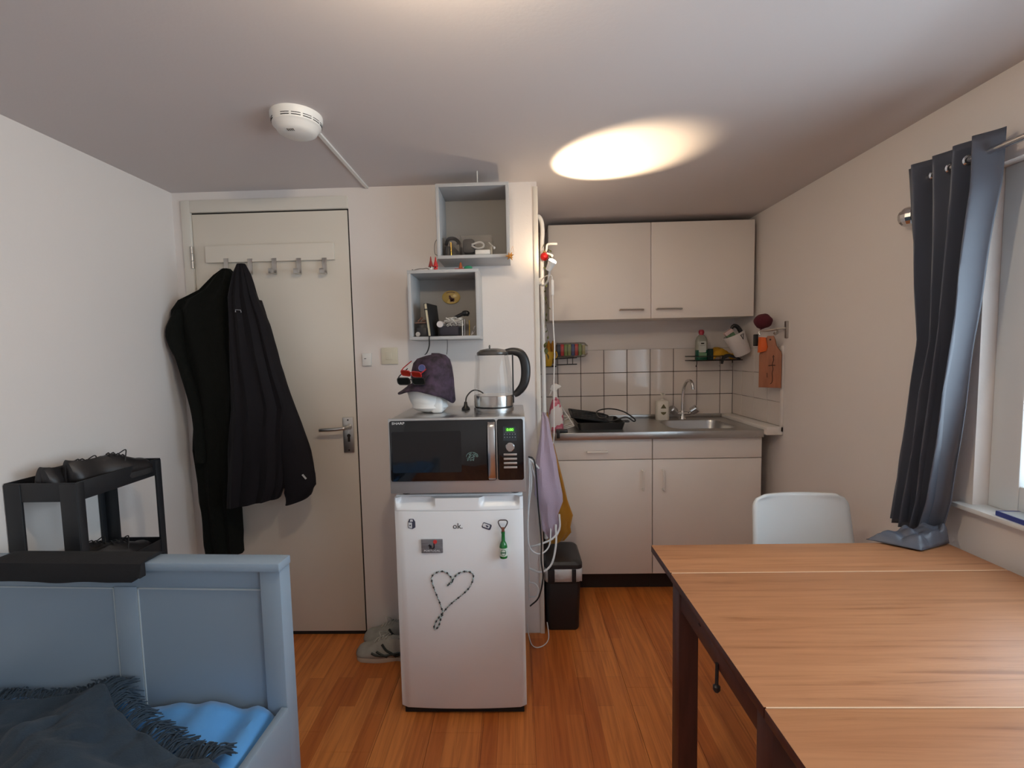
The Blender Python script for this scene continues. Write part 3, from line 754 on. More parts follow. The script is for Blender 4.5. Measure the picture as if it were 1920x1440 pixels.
# ------------------------------------------------------------------ shoes (local: toe towards -x, sole on z=0)
def shoe(name, label, cat, group, loc, rz, L, um, sm_, lace_m, stripes=None, rx=0, high=1.0, lining=None):
    t = thing(name, label, cat, loc, rz, group=group, local=True)
    if rx: t.rotation_euler = (rx, 0, rz)
    W = lambda s: L*(.155 + .030*math.sin(PI*min(1, s*1.5)) - .035*math.exp(-((s-.68)/.16)**2))*(math.sqrt(max(0, 1-((.14-s)/.14)**2)) if s < .14 else 1)*(math.sqrt(max(.15, 1-((s-.90)/.115)**2)) if s > .90 else 1)
    b = BM(); out = [(s*L, W(s)) for s in [.004+.992*i/24 for i in range(25)]]
    poly = out + [(x, -y) for x, y in reversed(out)]
    loft(b, [[(x, y, 0) for x, y in poly], [(x*1.0, y*1.04, .010) for x, y in poly], [(x, y*1.0, .020) for x, y in poly]]); obj('sole', b, sm_, t)
    b = BM(); rings = []
    Hh = lambda s: high*L*(.145 + .13*max(0, min(1, (s-.18)/.30)) + .04*max(0, (s-.80)/.2))
    for i in range(25):
        s = .01+.975*i/24; w_ = W(s)*.97; h = Hh(s)*(math.sqrt(max(.05, 1-((.16-s)/.16)**2)) if s < .16 else 1)
        wt_ = .62 if s > .45 else .80
        ring = []
        for k in range(17):
            a = PI*k/16; cc = math.cos(a); zz = math.sin(a)**.75
            ring.append((s*L+(.02*L*zz if s > .9 else 0), w_*cc*(1-(1-wt_)*zz**2), .017+h*zz))
        if .55 < s < .95:
            for k in range(5, 12): q_ = ring[k]; ring[k] = (q_[0], q_[1], .017+h*.98-.035*L*1.6*math.sin(PI*(s-.55)/.4)**.6*(1-abs(k-8)/4.2))
        rings.append(ring)
    for q_ in (.6, .05):
        e_ = rings[24]; rings.append([(L*(1.004 if q_ > .5 else 1.008), p[1]*q_, .017+(p[2]-.017)*(.9 if q_ > .5 else .45)) for p in e_])
    loft(b, rings, cap=False, closed=False); obj('upper', b, um, t, solid=.003)
    b = BM(); ell(b, (L*.75, 0, .017+high*L*.205), (L*.17, L*.072, .008), 18, 6); obj('lining', b, lining or dark_m, t)
    b = BM()
    for i in range(4):
        s = .34+.06*i; z = .019+Hh(s)+.003; w_ = W(s)*.42
        tube(b, [(s*L-.006, -w_, z-.006), (s*L, 0, z+.001), (s*L+.006, w_, z-.006)], .0022, 5)
    tube(b, cr([(.40*L, 0, .021+Hh(.4)), (.36*L, .02, .035+Hh(.4)), (.42*L, .04, .018+Hh(.42)), (.45*L, .045, .0+Hh(.4))], 4), .002, 5)
    obj('laces', b, lace_m, t)
    if stripes:
        b = BM()
        for side in (-1, 1):
            def P(s, f): return Vector((s*L, side*(W(s)*.985*(1-.38*f*f)+.0026), .019+Hh(s)*.93*f))
            for st in ([P(.30, .50), P(.38, .30), P(.50, .20), P(.64, .22), P(.80, .35)], [P(.38, .55), P(.46, .30), P(.55, .10)], [P(.46, .86), P(.53, .5), P(.62, .25), P(.68, .06)], [P(.66, .06), P(.78, .28), P(.88, .5)]):
                tube(b, cr(st, 4), .0052, 5)
        obj('stripes', b, stripes, t)
    return t
sn_m = mat('worn_pale_suede', (.36, .35, .31), .85, bump=.1, bscale=90, var=.12, vscale=20)
sole_m = mat('cream_rubber', (.52, .45, .36), .7)
st_m = mat('dark_green_leather', (.012, .02, .018), .5)
lc_m = mat('pale_laces', (.55, .53, .48), .8)
shoe('sneaker', 'worn pale sneaker with dark green stripes nearer the camera beside the fridge', 'shoe', 'sneakers beside the fridge', (-.765, 2.03, 0), -.04, .285, sn_m, sole_m, lc_m, st_m, lining=mat('navy_lining', (.03, .035, .06), .9))
shoe('sneaker', 'worn pale sneaker with dark green stripes against the wall behind the other', 'shoe', 'sneakers beside the fridge', (-.768, 2.138, 0), .03, .285, sn_m, sole_m, lc_m, st_m, lining=MATS['navy_lining'])
blk_l = mat('black_leather', (.016, .014, .015), .45, bump=.05, bscale=50)
blk_s = mat('black_rubber', (.018, .017, .018), .7)
sh_g = 'black shoes on the cart'
shoe('shoe', 'black lace-up shoe at the back of the top cart tray nearest the door', 'shoe', sh_g, (-1.400, 1.695, .960), math.radians(-100), .27, blk_l, blk_s, blk_s)
shoe('shoe', 'black lace-up shoe at the front of the top cart tray next to the wall', 'shoe', sh_g, (-1.500, 1.655, .949), math.radians(-88), .265, blk_l, blk_s, blk_s)
shoe('shoe', 'black shoe on the middle cart tray nearer the room', 'shoe', sh_g, (-1.42, 1.695, .647), math.radians(-98), .27, blk_l, blk_s, blk_s)
shoe('shoe', 'black shoe on the middle cart tray nearer the wall', 'shoe', sh_g, (-1.515, 1.690, .647), math.radians(-92), .27, blk_l, blk_s, blk_s)

# ------------------------------------------------------------------ cube shelves
shelf_m = mat('grey_white_melamine', (.46, .465, .47), .45)
def cube_shelf(lab, x0, x1, z0, z1):
    t = thing('cube_shelf', lab, 'shelf', ((x0+x1)/2, 2.1, z0), group='cube shelves')
    k = .014; y0, y1 = 2.0, 2.1935
    bx('top_panel', x0, x1, y0, y1, z1-k, z1, shelf_m, t, bev=.001); bx('bottom_panel', x0, x1, y0, y1, z0, z0+k, shelf_m, t, bev=.001)
    bx('side_panel', x0, x0+k, y0, y1, z0+k, z1-k, shelf_m, t, bev=.001); bx('side_panel', x1-k, x1, y0, y1, z0+k, z1-k, shelf_m, t, bev=.001)
    bx('back_panel', x0+k, x1-k, y1-.008, y1-.001, z0+k, z1-k, mat('shaded_back_board', (.30, .285, .27), .6), t, bev=0)  # back darker than the other panels: the shelf's inner shade put into its colour
    return t
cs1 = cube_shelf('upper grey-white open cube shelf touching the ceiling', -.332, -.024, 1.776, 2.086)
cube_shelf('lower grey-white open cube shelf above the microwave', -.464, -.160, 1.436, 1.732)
b = BM(); tube(b, [(-.158, 2.05, 2.086), (-.158, 2.05, ZC)], .0025, 6); obj('hanging_cord', b, plast_m, cs1)
def tub(lab, x0, x1, y0, y1, z0, h):
    b = BM(); t = .0015
    box(b, x0, x1, y0, y1, z0, z0+t); box(b, x0, x0+t, y0, y1, z0, z0+h); box(b, x1-t, x1, y0, y1, z0, z0+h); box(b, x0, x1, y0, y0+t, z0, z0+h); box(b, x0, x1, y1-t, y1, z0, z0+h)
    return obj('plastic_tub', b, clear_m, label=lab, cat='tub', group='clear tubs in the cube shelves', smooth=False)
gold_m = mat('brass_gold', (.65, .42, .10), .25, metal=1)
gdk = mat('dark_grey_plastic', (.03, .03, .033), .4); gmd = mat('mid_grey_plastic', (.13, .125, .12), .4); gwh = mat('off_white_plastic', (.72, .69, .64), .4)
zs = 1.790
tub('narrow clear plastic tub with a gold tube in the upper cube shelf', -.312, -.240, 2.03, 2.13, zs, .080)
b = BM(); lathe(b, [(.001, .003), (.0045, .003), (.0045, .062), (.001, .062)], (-.278, 2.042, zs), 12); obj('gold_tube', b, gold_m, label='thin gold tube standing in the narrow clear tub', cat='tube')
b = BM(); tube(b, cr([(-.303, 2.07, zs+.06), (-.29, 2.05, zs+.078), (-.265, 2.06, zs+.082), (-.25, 2.09, zs+.072), (-.262, 2.11, zs+.06)], 5), .008, 8); obj('coiled_strap', b, gdk, label='dark coiled strap on top of the narrow clear tub', cat='strap')
b = BM(); box(b, -.306, -.284, 2.05, 2.12, zs+.003, zs+.05, .004); obj('power_adapter', b, gdk, label='black adapter on the left inside the narrow clear tub', cat='adapter')
b = BM(); prism(b, [(-.272, zs+.055), (-.244, zs+.055), (-.244, zs+.02)], 'y', 2.05, 2.06); obj('folded_leaflet', b, gmd, label='grey folded leaflet in the narrow clear tub', cat='leaflet')
tub('wide clear plastic tub of gadgets in the upper cube shelf', -.236, -.100, 2.02, 2.14, zs, .085)
b = BM(); prism(b, rrect(.05, .060, .012, 4, -.203, zs+.048), 'y', 2.05, 2.10, .004); obj('camera_case', b, gdk, label='dark rounded case in the wide clear tub', cat='case')
b = BM(); tube(b, cr([(-.188, 2.035, zs+.05), (-.155, 2.03, zs+.058), (-.138, 2.03, zs+.05), (-.14, 2.03, zs+.036), (-.165, 2.03, zs+.032), (-.188, 2.035, zs+.045)], 5), .004, 8); obj('goggle_strap', b, gwh, label='pale loop of strap across the wide clear tub', cat='strap')
b = BM(); box(b, -.172, -.108, 2.004, 2.018, zs+.001, zs+.021, .004); obj('white_gadget', b, gwh, label='long white gadget lying in front of the wide clear tub', cat='gadget')
b = BM(); tube(b, cr([(-.115, 2.05, zs+.06), (-.098, 2.03, zs+.04), (-.092, 2.015, zs+.03)], 5), .003, 6); ell(b, (-.091, 2.014, zs+.029), (.005, .005, .006), 10, 8); obj('earphone', b, gwh, label='single earphone hanging over the rim of the wide clear tub', cat='earphone')
# lower shelf contents
zl = 1.450
tub('small clear plastic tub at the left end of the lower cube shelf', -.445, -.388, 2.02, 2.12, zl, .058)
b = BM(); box(b, -.440, -.395, 2.04, 2.11, zl+.003, zl+.04, .004); obj('adapter_block', b, gdk, label='dark adapter block inside the small left tub', cat='adapter')
b = BM(); lathe(b, [(.001, 0), (.010, 0), (.010, .003), (.001, .003)], (-.432, 2.028, zl+.012), 16, RX(PI/2)); obj('white_disc', b, gwh, label='white disc at the front of the small left tub', cat='disc')
b = BM(); box(b, -.445, -.385, 2.03, 2.11, zl+.0585, zl+.064, .001); tube(b, [(-.430, 2.03, zl+.067), (-.413, 2.04, zl+.085)], .004, 6); ell(b, (-.405, 2.03, zl+.070), (.010, .008, .005), 12, 8); obj('bracelet', b, mat('brown_beads', (.20, .11, .08), .5, var=.3, vscale=80), label='brown and white trinket on top of the small left tub', cat='trinket')
nb = thing('notebook', 'black notebook standing upright with a ribbon hanging below the shelf', 'book', (-.355, 2.07, zl))
q = T(-.366, 2.06, zl) @ RY(math.radians(-6)) @ RZ(math.radians(-8))
b = BM(); box(b, -.007, -.005, -.065, .075, .001, .143, .0005); box(b, .005, .007, -.065, .075, .001, .143, .0005); box(b, -.007, .007, .073, .075, .001, .143); obj('cover', xf(b, q), mat('black_leatherette', (.012, .012, .013), .6), nb)
b = BM(); box(b, -.0048, .0048, -.063, .072, .004, .140); obj('pages', xf(b, q), mat('cream_paper', (.68, .62, .45), .8), nb)
b = BM(); box(b, -.0078, .0078, -.067, -.0655, .115, .119); obj('elastic', xf(b, q), bplast_m, nb)
b = BM(); rings = []
for p in cr([(-.376, 2.0, zl+.004), (-.377, 1.993, zl-.006), (-.378, 1.992, zl-.04), (-.388, 1.99, zl-.068), (-.398, 1.99, zl-.078)], 5): rings.append([(p.x-.003, p.y, p.z), (p.x+.003, p.y, p.z), (p.x+.003, p.y+.0006, p.z), (p.x-.003, p.y+.0006, p.z)])
loft(b, rings); obj('ribbon', b, bplast_m, nb)
tub('clear plastic tub of white cables in the lower cube shelf', -.343, -.236, 2.02, 2.13, zl, .068)
b = BM(); box(b, -.338, -.255, 2.03, 2.12, zl+.003, zl+.045, .006); obj('dark_pouch', b, mat('dark_violet_pouch', (.03, .025, .04), .6), label='dark pouch at the bottom of the cable tub', cat='pouch')
b = BM(); lathe(b, [(.001, 0), (.0135, 0), (.0135, .045), (.016, .047), (.016, .09), (.001, .09)], (-.333, 2.012, zl+.052), 18, RX(-PI/2) @ RY(0)); obj('white_tube', b, mat('pale_cardboard', (.66, .60, .58), .6), label='pale round tube lying on the cable tub', cat='tube')
for i in range(6):
    b = BM(); random.seed(40+i); pts = [(-.312+.08*random.random(), 2.024+.04*random.random(), zl+.044+.038*random.random()) for k in range(10)]
    tube(b, cr(pts, 5), .0019, 5); obj('white_cable', b, gwh, label='thin white cable tangled in the lower shelf tub', cat='cable', group='tangled cables in the lower shelf tub')
b = BM(); tube(b, cr([(-.285, 2.06, zl+.075), (-.25, 2.055, zl+.092), (-.225, 2.05, zl+.100), (-.212, 2.045, zl+.095)], 5), [.008]*8+[.012]*6+[.010]*2, 10); obj('hair_brush', b, bplast_m, label='black tapering brush lying across the cable tub', cat='brush')
for i, (xx, hh) in enumerate(((-.236, .066), (-.226, .070), (-.206, .066))):
    b = BM(); tube(b, [(xx, 2.012, zl+.001), (xx+.001, 2.012, zl+hh)], .002, 6); obj('metal_rod', b, (gwh, chrome_m, gold_m)[i], label=('thin white rod', 'shiny thin rod', 'thin brass rod')[i]+' standing at the right of the lower cube shelf', cat='rod')
b = BM(); tube(b, cr([(-.198, 2.03, zl+.004), (-.19, 2.03, zl+.03), (-.182, 2.035, zl+.042), (-.186, 2.03, zl+.02), (-.195, 2.03, zl+.006)], 5), .0018, 5); obj('wire_clip', b, chrome_m, label='bent wire clip in the right corner of the lower shelf', cat='clip')
pq = thing('oval_plaque', 'yellow oval plaque with a brown emblem in the lower cube shelf', 'plaque', (-.312, 2.183, 1.60))
b = BM(); lathe(b, [(.001, 0), (1, 0), (1, .1), (.94, .14), (.001, .14)], (0, 0, 0), 36); xf(b, T(-.304, 2.1845, 1.636) @ RX(PI/2) @ Matrix.Diagonal((.042, .031, .04, 1))); obj('disc', b, mat('mustard_enamel', (.46, .32, .08), .35), pq)
b = BM()
for (dx, dz, r) in ((-.004, -.002, .007), (.004, -.008, .008), (.009, -.013, .007), (-.006, .006, .005), (.0, -.014, .006), (.012, -.006, .004)): lathe(b, [(.0005, 0), (r, 0), (r, .0008), (.0005, .0008)], (-.304+dx, 2.179, 1.634+dz), 12, RX(PI/2))
obj('emblem', b, mat('brown_print', (.09, .025, .015), .5), pq)
b = BM()
for i in range(8): box(b, -.324+i*.005, -.3205+i*.005, 2.1782, 2.179, 1.654+.003*math.sin(PI*i/7), 1.659+.003*math.sin(PI*i/7))
obj('rim_print', b, MATS['brown_print'], pq)
# on top of the lower shelf
zt_ = 1.732
red_m = mat('gnome_red', (.55, .03, .03), .6); drk_red = mat('gnome_dark_red', (.30, .035, .03), .7)
def gnome(lab, x, y, m, h):
    t = thing('gnome_figure', lab, 'figurine', (x, y, zt_), group='gnomes on the lower shelf')
    b = BM(); lathe(b, [(.001, 0), (.008, 0), (.0085, .008), (.006, .016), (.001, .018)], (x, y, zt_), 14); obj('body', b, gwh if m is drk_red else red_m, t)
    b = BM(); lathe(b, [(.011, .014), (.0085, .024), (.004, .040), (.002, h), (.0003, h+.002)], (x, y, zt_), 14); obj('hat', b, m, t)
    b = BM(); ell(b, (x, y-.008, zt_+.011), (.003, .003, .003), 8, 6); obj('nose', b, dark_m, t)
gnome('tiny gnome with a dark red pointed hat and white beard', -.363, 2.012, drk_red, .056)
gnome('tiny all-red gnome beside the corner of the upper shelf', -.3425, 2.012, red_m, .054)
b = BM(); lathe(b, [(.011, 0), (.010, .004), (.004, .030), (.0005, .034)], (-.238, 2.03, zt_), 14); obj('paper_cone', b, mat('rust_orange', (.40, .10, .03), .7), label='small rust orange cone under the upper shelf', cat='figurine')
b = BM(); ell(b, (-.206, 2.03, zt_+.009), (.019, .012, .009), 14, 8); obj('green_toy', b, mat('toy_green', (.02, .26, .13), .5), label='small green toy lying on the lower cube shelf', cat='toy')
b = BM(); box(b, -.262, -.222, 2.012, 2.02, zt_, zt_+.005, .001); obj('red_stick', b, drk_red, label='short red stick lying in front of the orange cone', cat='stick')
b = BM(); tube(b, cr([(-.445, 2.03, zt_+.004), (-.42, 2.04, zt_+.012), (-.40, 2.03, zt_+.010), (-.385, 2.03, zt_+.012), (-.375, 2.04, zt_+.008)], 6), .0016, 6); ell(b, (-.447, 2.03, zt_+.005), (.004, .004, .004), 8, 6); obj('fairy_light_wire', b, gmd, label='thin fairy light wire lying left of the gnomes', cat='wire')
b = BM(); tube(b, cr([(-.341, 2.189, 2.03), (-.346, 2.189, 1.95), (-.332-.008, 2.189, 1.925), (-.372, 2.189, 1.89), (-.375, 2.189, 1.84), (-.362, 2.189, 1.825), (-.362, 2.15, 1.76), (-.363, 2.08, 1.738)], 6), .0013, 5); obj('hanging_wire', b, gmd, label='thin dark wire running down the wall left of the upper shelf', cat='wire')
b = BM()
for k in range(9):
    d = Vector((math.cos(k*2.4)*math.sqrt(1-((k-4)/4.6)**2), math.sin(k*2.4)*math.sqrt(1-((k-4)/4.6)**2), (k-4)/4.6)); q = d.to_track_quat('Z', 'Y').to_matrix().to_4x4()
    lathe(b, [(.007, 0), (.0005, .020)], (-.024, 1.982, 1.776), 6, q)
tube(b, [(-.024, 1.985, 1.79), (-.012, 2.0, 1.82), (-.008, 2.19, 1.835)], .0006, 4)
obj('straw_star', b, mat('straw_gold', (.62, .27, .04), .5), smooth=False, label='golden star ornament hanging at the corner of the upper shelf', cat='ornament')

# ------------------------------------------------------------------ things on the microwave
ZM = 1.142
foam_m = mat('white_foam', (.80, .81, .81), .7, bump=.05, bscale=200)
b = BM(); rings = []
for i in range(21):
    t = i/20; z = ZM + .205*t
    # jaw leaning left, flat cut neck to the right
    r = .052+.024*math.sin(PI*min(1, t*1.1)**.8) if t < .9 else .07*math.sqrt(max(0.02, 1-((t-.55)/.46)**2))
    if t < .12: r = .030+.045*math.sqrt(t/.12)
    cxm = -.352 - .010*math.sin(PI*t)
    rings.append([(cxm+r*(1.0+.10*max(0, -math.cos(a))*math.sin(PI*t))*math.cos(a), 1.86+r*.95*math.sin(a), z) for a in [2*PI*k/28 for k in range(28)]])
loft(b, rings)
hd = thing('foam_head', 'white foam mannequin head on the microwave wearing the hat', 'mannequin head', (-.352, 1.86, ZM))
obj('head', b, foam_m, hd)
b = BM(); box(b, -.345, -.298, 1.80, 1.90, ZM, ZM+.085, .012, 3); obj('neck', b, foam_m, hd)
b = BM(); ell(b, (-.432, 1.855, ZM+.085), (.016, .012, .018), 12, 8); obj('nose', b, foam_m, hd)
# bucket hat
hat_m = mat('plum_hat_fabric', (.034, .019, .037), .8, bump=.15, bscale=90, var=.85, vscale=34)
ht = thing('bucket_hat', 'patterned plum bucket hat on the white foam head', 'hat', (-.35, 1.86, 1.25))
b = BM(); rings = []
N = 48
for (r, z, k) in ((.001, .128, 0), (.030, .127, 0), (.056, .119, 0), (.072, .102, 0), (.079, .075, 0), (.083, .045, 0), (.085, .025, .0), (.096, .010, .35), (.108, -.002, .7), (.118, -.010, 1.0)):
    ring = []
    for i in range(N):
        a = 2*PI*i/N; ca, sa = math.cos(a), math.sin(a)
        # brim: droops at the back (+x), sticks out and lifts at the peak (-x)
        rr = r + k*(.022*max(0, -ca)**2 - .028*max(0, ca)**2 - .010*abs(sa))
        zz = z + k*(-.045*max(0, ca)**1.5 - .012*max(0, -ca)**2 - .022*max(0, -sa)*max(0, .3+ca)) + .004*k*math.sin(5*a)
        ring.append((-.345+rr*ca, 1.86+rr*.93*sa, 1.243+zz+ .006*ca*(1-k)))
    rings.append(ring)
loft(b, rings, cap=False); b.faces.new([v for v in b.verts][:N])
obj('fabric', b, hat_m, ht, solid=.003)
b = BM(); M = T(-.368, 1.776, 1.322) @ RX(PI/2-.15)
lathe(b, [(.001, 0), (.012, 0), (.012, .002), (.001, .002)], (0, 0, 0), 20, None); xf(b, M); obj('badge', b, mat('badge_blue', (.05, .07, .20), .5), ht)
b = BM(); tube(b, [M @ Vector((.0125*math.cos(a), .0125*math.sin(a), .002)) for a in [2*PI*k/20 for k in range(20)]], .0012, 5, closed=True); obj('badge_ring', b, mat('badge_violet', (.18, .13, .28), .5), ht)
def sunglasses(lab, M, fm, lm, hh=.026):
    t = thing('sunglasses', lab, 'sunglasses', tuple(M.translation), group='sunglasses on the hat')
    for sx in (-1, 1):
        b = BM(); prism(b, rrect(.050, hh, hh*.38, 5, sx*.031, 0), 'y', -.001, .001); obj('lens', xf(b, M), lm, t)
        b = BM(); tube(b, [M @ Vector((x, 0, z)) for x, z in rrect(.052, hh+.002, hh*.38, 5, sx*.031, 0)], .0022, 6, closed=True); obj('rim', b, fm, t)
        b = BM(); tube(b, [M @ Vector(p) for p in ((sx*.057, 0, .008), (sx*.062, .03, .010), (sx*.060, .10, .012))], .0022, 6); obj('temple', b, fm, t)
    b = BM(); tube(b, [M @ Vector((-.006, 0, .006)), M @ Vector((0, -.002, .009)), M @ Vector((.006, 0, .006))], .0022, 6); obj('bridge', b, fm, t)
sunglasses('black sunglasses resting on the hat brim', T(-.410, 1.770, 1.272) @ RZ(math.radians(-14)) @ RX(.35), bplast_m, mat('black_lens', (.01, .012, .011), .12))
sunglasses('red heart sunglasses above the black pair on the hat', T(-.412, 1.782, 1.300) @ RZ(math.radians(-22)) @ RY(.10) @ RX(.45) @ Matrix.Diagonal((.8, .8, .8, 1)), mat('red_frame', (.45, .02, .02), .3), mat('red_lens', (.55, .04, .02), .2, trans=.4))
# kettle
kt = thing('kettle', 'glass kettle with black handle on the microwave', 'kettle', (-.10, 1.87, ZM))
K = (-.10, 1.87, ZM)
b = BM(); lathe(b, [(.001, 0), (.079, 0), (.080, .004), (.080, .014), (.076, .016), (.001, .016)], K, 40); obj('power_base', b, steel_m, kt)
b = BM(); lathe(b, [(.001, .016), (.077, .016), (.077, .021), (.001, .021)], K, 40); obj('base_ring', b, bplast_m, kt)
b = BM(); lathe(b, [(.001, .021), (.079, .021), (.080, .062), (.078, .064), (.001, .064)], K, 40); obj('steel_band', b, mat('kettle_steel', (.62, .60, .57), .18, metal=1), kt)
b = BM(); lathe(b, [(.0785, .064), (.078, .10), (.073, .15), (.066, .20), (.0615, .225)], K, 40); bmesh.ops.delete(b, geom=[f for f in b.faces if len(f.verts) > 4], context='FACES')
for v in b.verts:
    if v.co.z > ZM+.19 and v.co.x < K[0]-.04: v.co.x -= .010*(v.co.z-ZM-.19)/.035
obj('glass_jug', b, thin_glass('kettle_glass', (.97, .975, .975), .012, .01, .28), kt)
b = BM(); lathe(b, [(.062, .222), (.065, .227), (.064, .234), (.05, .244), (.02, .250), (.001, .250)], K, 40); ell(b, (K[0]-.012, K[1], ZM+.256), (.004, .004, .008), 8, 6); obj('lid', b, mat('smoked_lid', (.10, .095, .09), .25, metal=.5), kt)
hp_ = cr([(-.055, 1.87, ZM+.232), (-.02, 1.868, ZM+.236), (.012, 1.866, ZM+.225), (.028, 1.865, ZM+.19), (.030, 1.865, ZM+.14), (.020, 1.866, ZM+.10), (-.002, 1.868, ZM+.072), (-.018, 1.868, ZM+.062)], 6)
b = BM(); rings = []
for i, p in enumerate(hp_):
    t = (hp_[min(i+1, len(hp_)-1)]-hp_[max(i-1, 0)]).normalized(); nrm = Vector((t.z, 0, -t.x)); wd = .012+.007*math.sin(PI*i/(len(hp_)-1))
    rings.append([p+nrm*(wd*math.cos(a))+Vector((0, .012*math.sin(a), 0)) for a in [2*PI*k/12 for k in range(12)]])
loft(b, rings); obj('handle', b, bplast_m, kt)
b = BM(); box(b, -.024, -.018, 1.855, 1.881, ZM+.03, ZM+.225, .002); obj('handle_spine', b, bplast_m, kt)
# plug with lead behind kettle
pg = thing('power_plug', 'black plug with a short curved lead left of the kettle', 'plug', (-.218, 1.90, ZM))
b = BM(); lathe(b, [(.001, 0), (.017, 0), (.017, .008), (.008, .018), (.006, .034), (.001, .034)], (-.218, 1.90, ZM), 16); obj('plug_body', b, bplast_m, pg)
b = BM(); tube(b, cr([(-.218, 1.90, ZM+.033), (-.213, 1.905, ZM+.055), (-.195, 1.93, ZM+.075), (-.175, 1.965, ZM+.075), (-.150, 2.0, ZM+.055), (-.14, 2.02, ZM+.01)], 6), .003, 6); obj('lead', b, bplast_m, pg)
b = BM(); tube(b, cr([(-.305, 2.03, 1.436), (-.306, 2.03, 1.40), (-.308, 2.02, 1.372)], 4), .0018, 5); obj('grey_cord', b, gmd, label='thin grey lead hanging from the lower cube shelf to the hat', cat='cord')

# ------------------------------------------------------------------ fridge magnets
YM = 1.6672
mg = 'magnets on the fridge door'
def mag_y(x):
    s = (x+.2307)/.239; return 1.678 - .010*(1-s*s)
ink = mat('ink_navy', (.05, .055, .09), .5); paper = mat('print_paper', (.70, .72, .74), .5)
t = thing('magnet', 'milk carton magnet at the upper left of the fridge door', 'magnet', (-.405, mag_y(-.405), .735), group=mg)
y = mag_y(-.405)
b = BM(); prism(b, [(-.418, .735), (-.402, .730), (-.391, .736), (-.391, .757), (-.398, .768), (-.412, .768), (-.418, .756)], 'y', y-.002, y); obj('card', b, ink, t)
b = BM(); prism(b, [(-.4165, .737), (-.4035, .733), (-.4035, .754), (-.4165, .755)], 'y', y-.0026, y-.0018); prism(b, [(-.411, .758), (-.4, .758), (-.4, .766), (-.409, .766)], 'y', y-.0026, y-.0018); obj('carton_print', b, paper, t)
b = BM(); lathe(b, [(.0005, 0), (.003, 0), (.003, .0004), (.0005, .0004)], (-.410, y-.0026, .744), 10, RX(PI/2)); obj('face_mark', b, ink, t)
y = mag_y(-.127)
t = thing('magnet', 'small tilted sardine tin magnet at the upper right of the fridge door', 'magnet', (-.127, y, .73), group=mg)
M = T(-.1265, y, .7385) @ RY(math.radians(20))
b = BM(); prism(b, rrect(.034, .021, .005, 3), 'y', -.002, 0); obj('tin', xf(b, M), ink, t)
b = BM(); prism(b, rrect(.026, .014, .004, 3, -.002, .001), 'y', -.0026, -.0018); obj('tin_print', xf(b, M), paper, t)
b = BM(); prism(b, [(-.006, .003), (.002, -.004), (.007, .001), (.001, .004)], 'y', -.003, -.0024); obj('fish_mark', xf(b, M), ink, t)
y = mag_y(-.33)
t = thing('magnet', 'grey Portugal rooster magnet on the fridge door', 'magnet', (-.33, y, .64), group=mg)
b = BM(); box(b, -.370, -.291, y-.006, y+.001, .641, .692, .001); obj('plate', b, mat('grey_driftwood', (.17, .165, .18), .7, var=.35, vscale=14, stretch=(1, 1, 8)), t)
yy = y-.0064
b = BM(); tube(b, [(-.342, yy, .669), (-.338, yy, .672), (-.333, yy, .668), (-.332, yy, .661), (-.328, yy, .658), (-.322, yy, .661), (-.322, yy, .671), (-.321, yy, .678)], .0026, 5); tube(b, [(-.338, yy, .668), (-.338, yy, .658)], .0018, 5); obj('rooster', b, mat('rooster_black', (.015, .012, .02), .5), t)
b = BM(); lathe(b, [(.0005, 0), (.0075, 0), (.0075, .0008), (.0005, .0008)], (-.318, yy, .684), 14, RX(PI/2)); tube(b, [(-.321, yy, .672), (-.320, yy, .68)], .002, 5); obj('rooster_comb', b, mat('rooster_red', (.65, .05, .05), .5), t)
text('lettering', 'PORTUGAL', .0105, T(-.3305, yy-.0003, .6465) @ FRONT, mat('print_white2', (.72, .72, .74), .5), t, align='CENTER', sx=1.12)
y = mag_y(-.066)
t = thing('bottle_opener', 'green beer bottle shaped opener stuck to the fridge door', 'bottle opener', (-.066, y, .645), group=mg)
Bx = -.0665
b = BM(); lathe(b, [(.001, .624), (.014, .625), (.0148, .630), (.0148, .668), (.012, .678), (.007, .688), (.0062, .715), (.0072, .7155), (.0072, .722), (.001, .722)], (Bx, y-.016, 0), 24); obj('bottle', b, mat('green_glass', (.012, .16, .035), .12, coat=.5), t)
b = BM(); lathe(b, [(.0151, .634), (.0151, .664)], (Bx, y-.016, 0), 24); bmesh.ops.delete(b, geom=[f for f in b.faces if len(f.verts) > 4], context='FACES'); lb = obj('label', b, mat('label_cream', (.62, .68, .60), .5), t)
b = BM(); tube(b, [(Bx+.009*math.cos(a), y-.016-math.sqrt(max(0, .0153**2-(.009*math.cos(a))**2)), .649+.011*math.sin(a)) for a in [2*PI*k/20 for k in range(20)]], .001, 5, closed=True); box(b, Bx-.010, Bx+.010, y-.0322, y-.0300, .647, .6505); obj('label_ring', b, mat('label_green', (.03, .14, .06), .5), lb)
b = BM(); box(b, Bx-.0055, Bx+.0055, y-.019, y-.013, .722, .738, .001); obj('collar', b, mat('copper_brown', (.28, .12, .08), .4, metal=.5), t)
b = BM(); tube(b, cr([(Bx-.004, y-.016, .732), (Bx-.012, y-.016, .744), (Bx-.0165, y-.016, .757), (Bx-.012, y-.016, .764), (Bx, y-.016, .765), (Bx+.012, y-.016, .764), (Bx+.0165, y-.016, .757), (Bx+.012, y-.016, .744), (Bx+.004, y-.016, .732)], 4), .0022, 6); obj('opener_loop', b, mat('gun_metal', (.14, .14, .15), .3, metal=.9), t)
b = BM(); box(b, Bx-.004, Bx+.004, y-.004, y+.001, .64, .70); obj('magnet_strip', b, bplast_m, t)
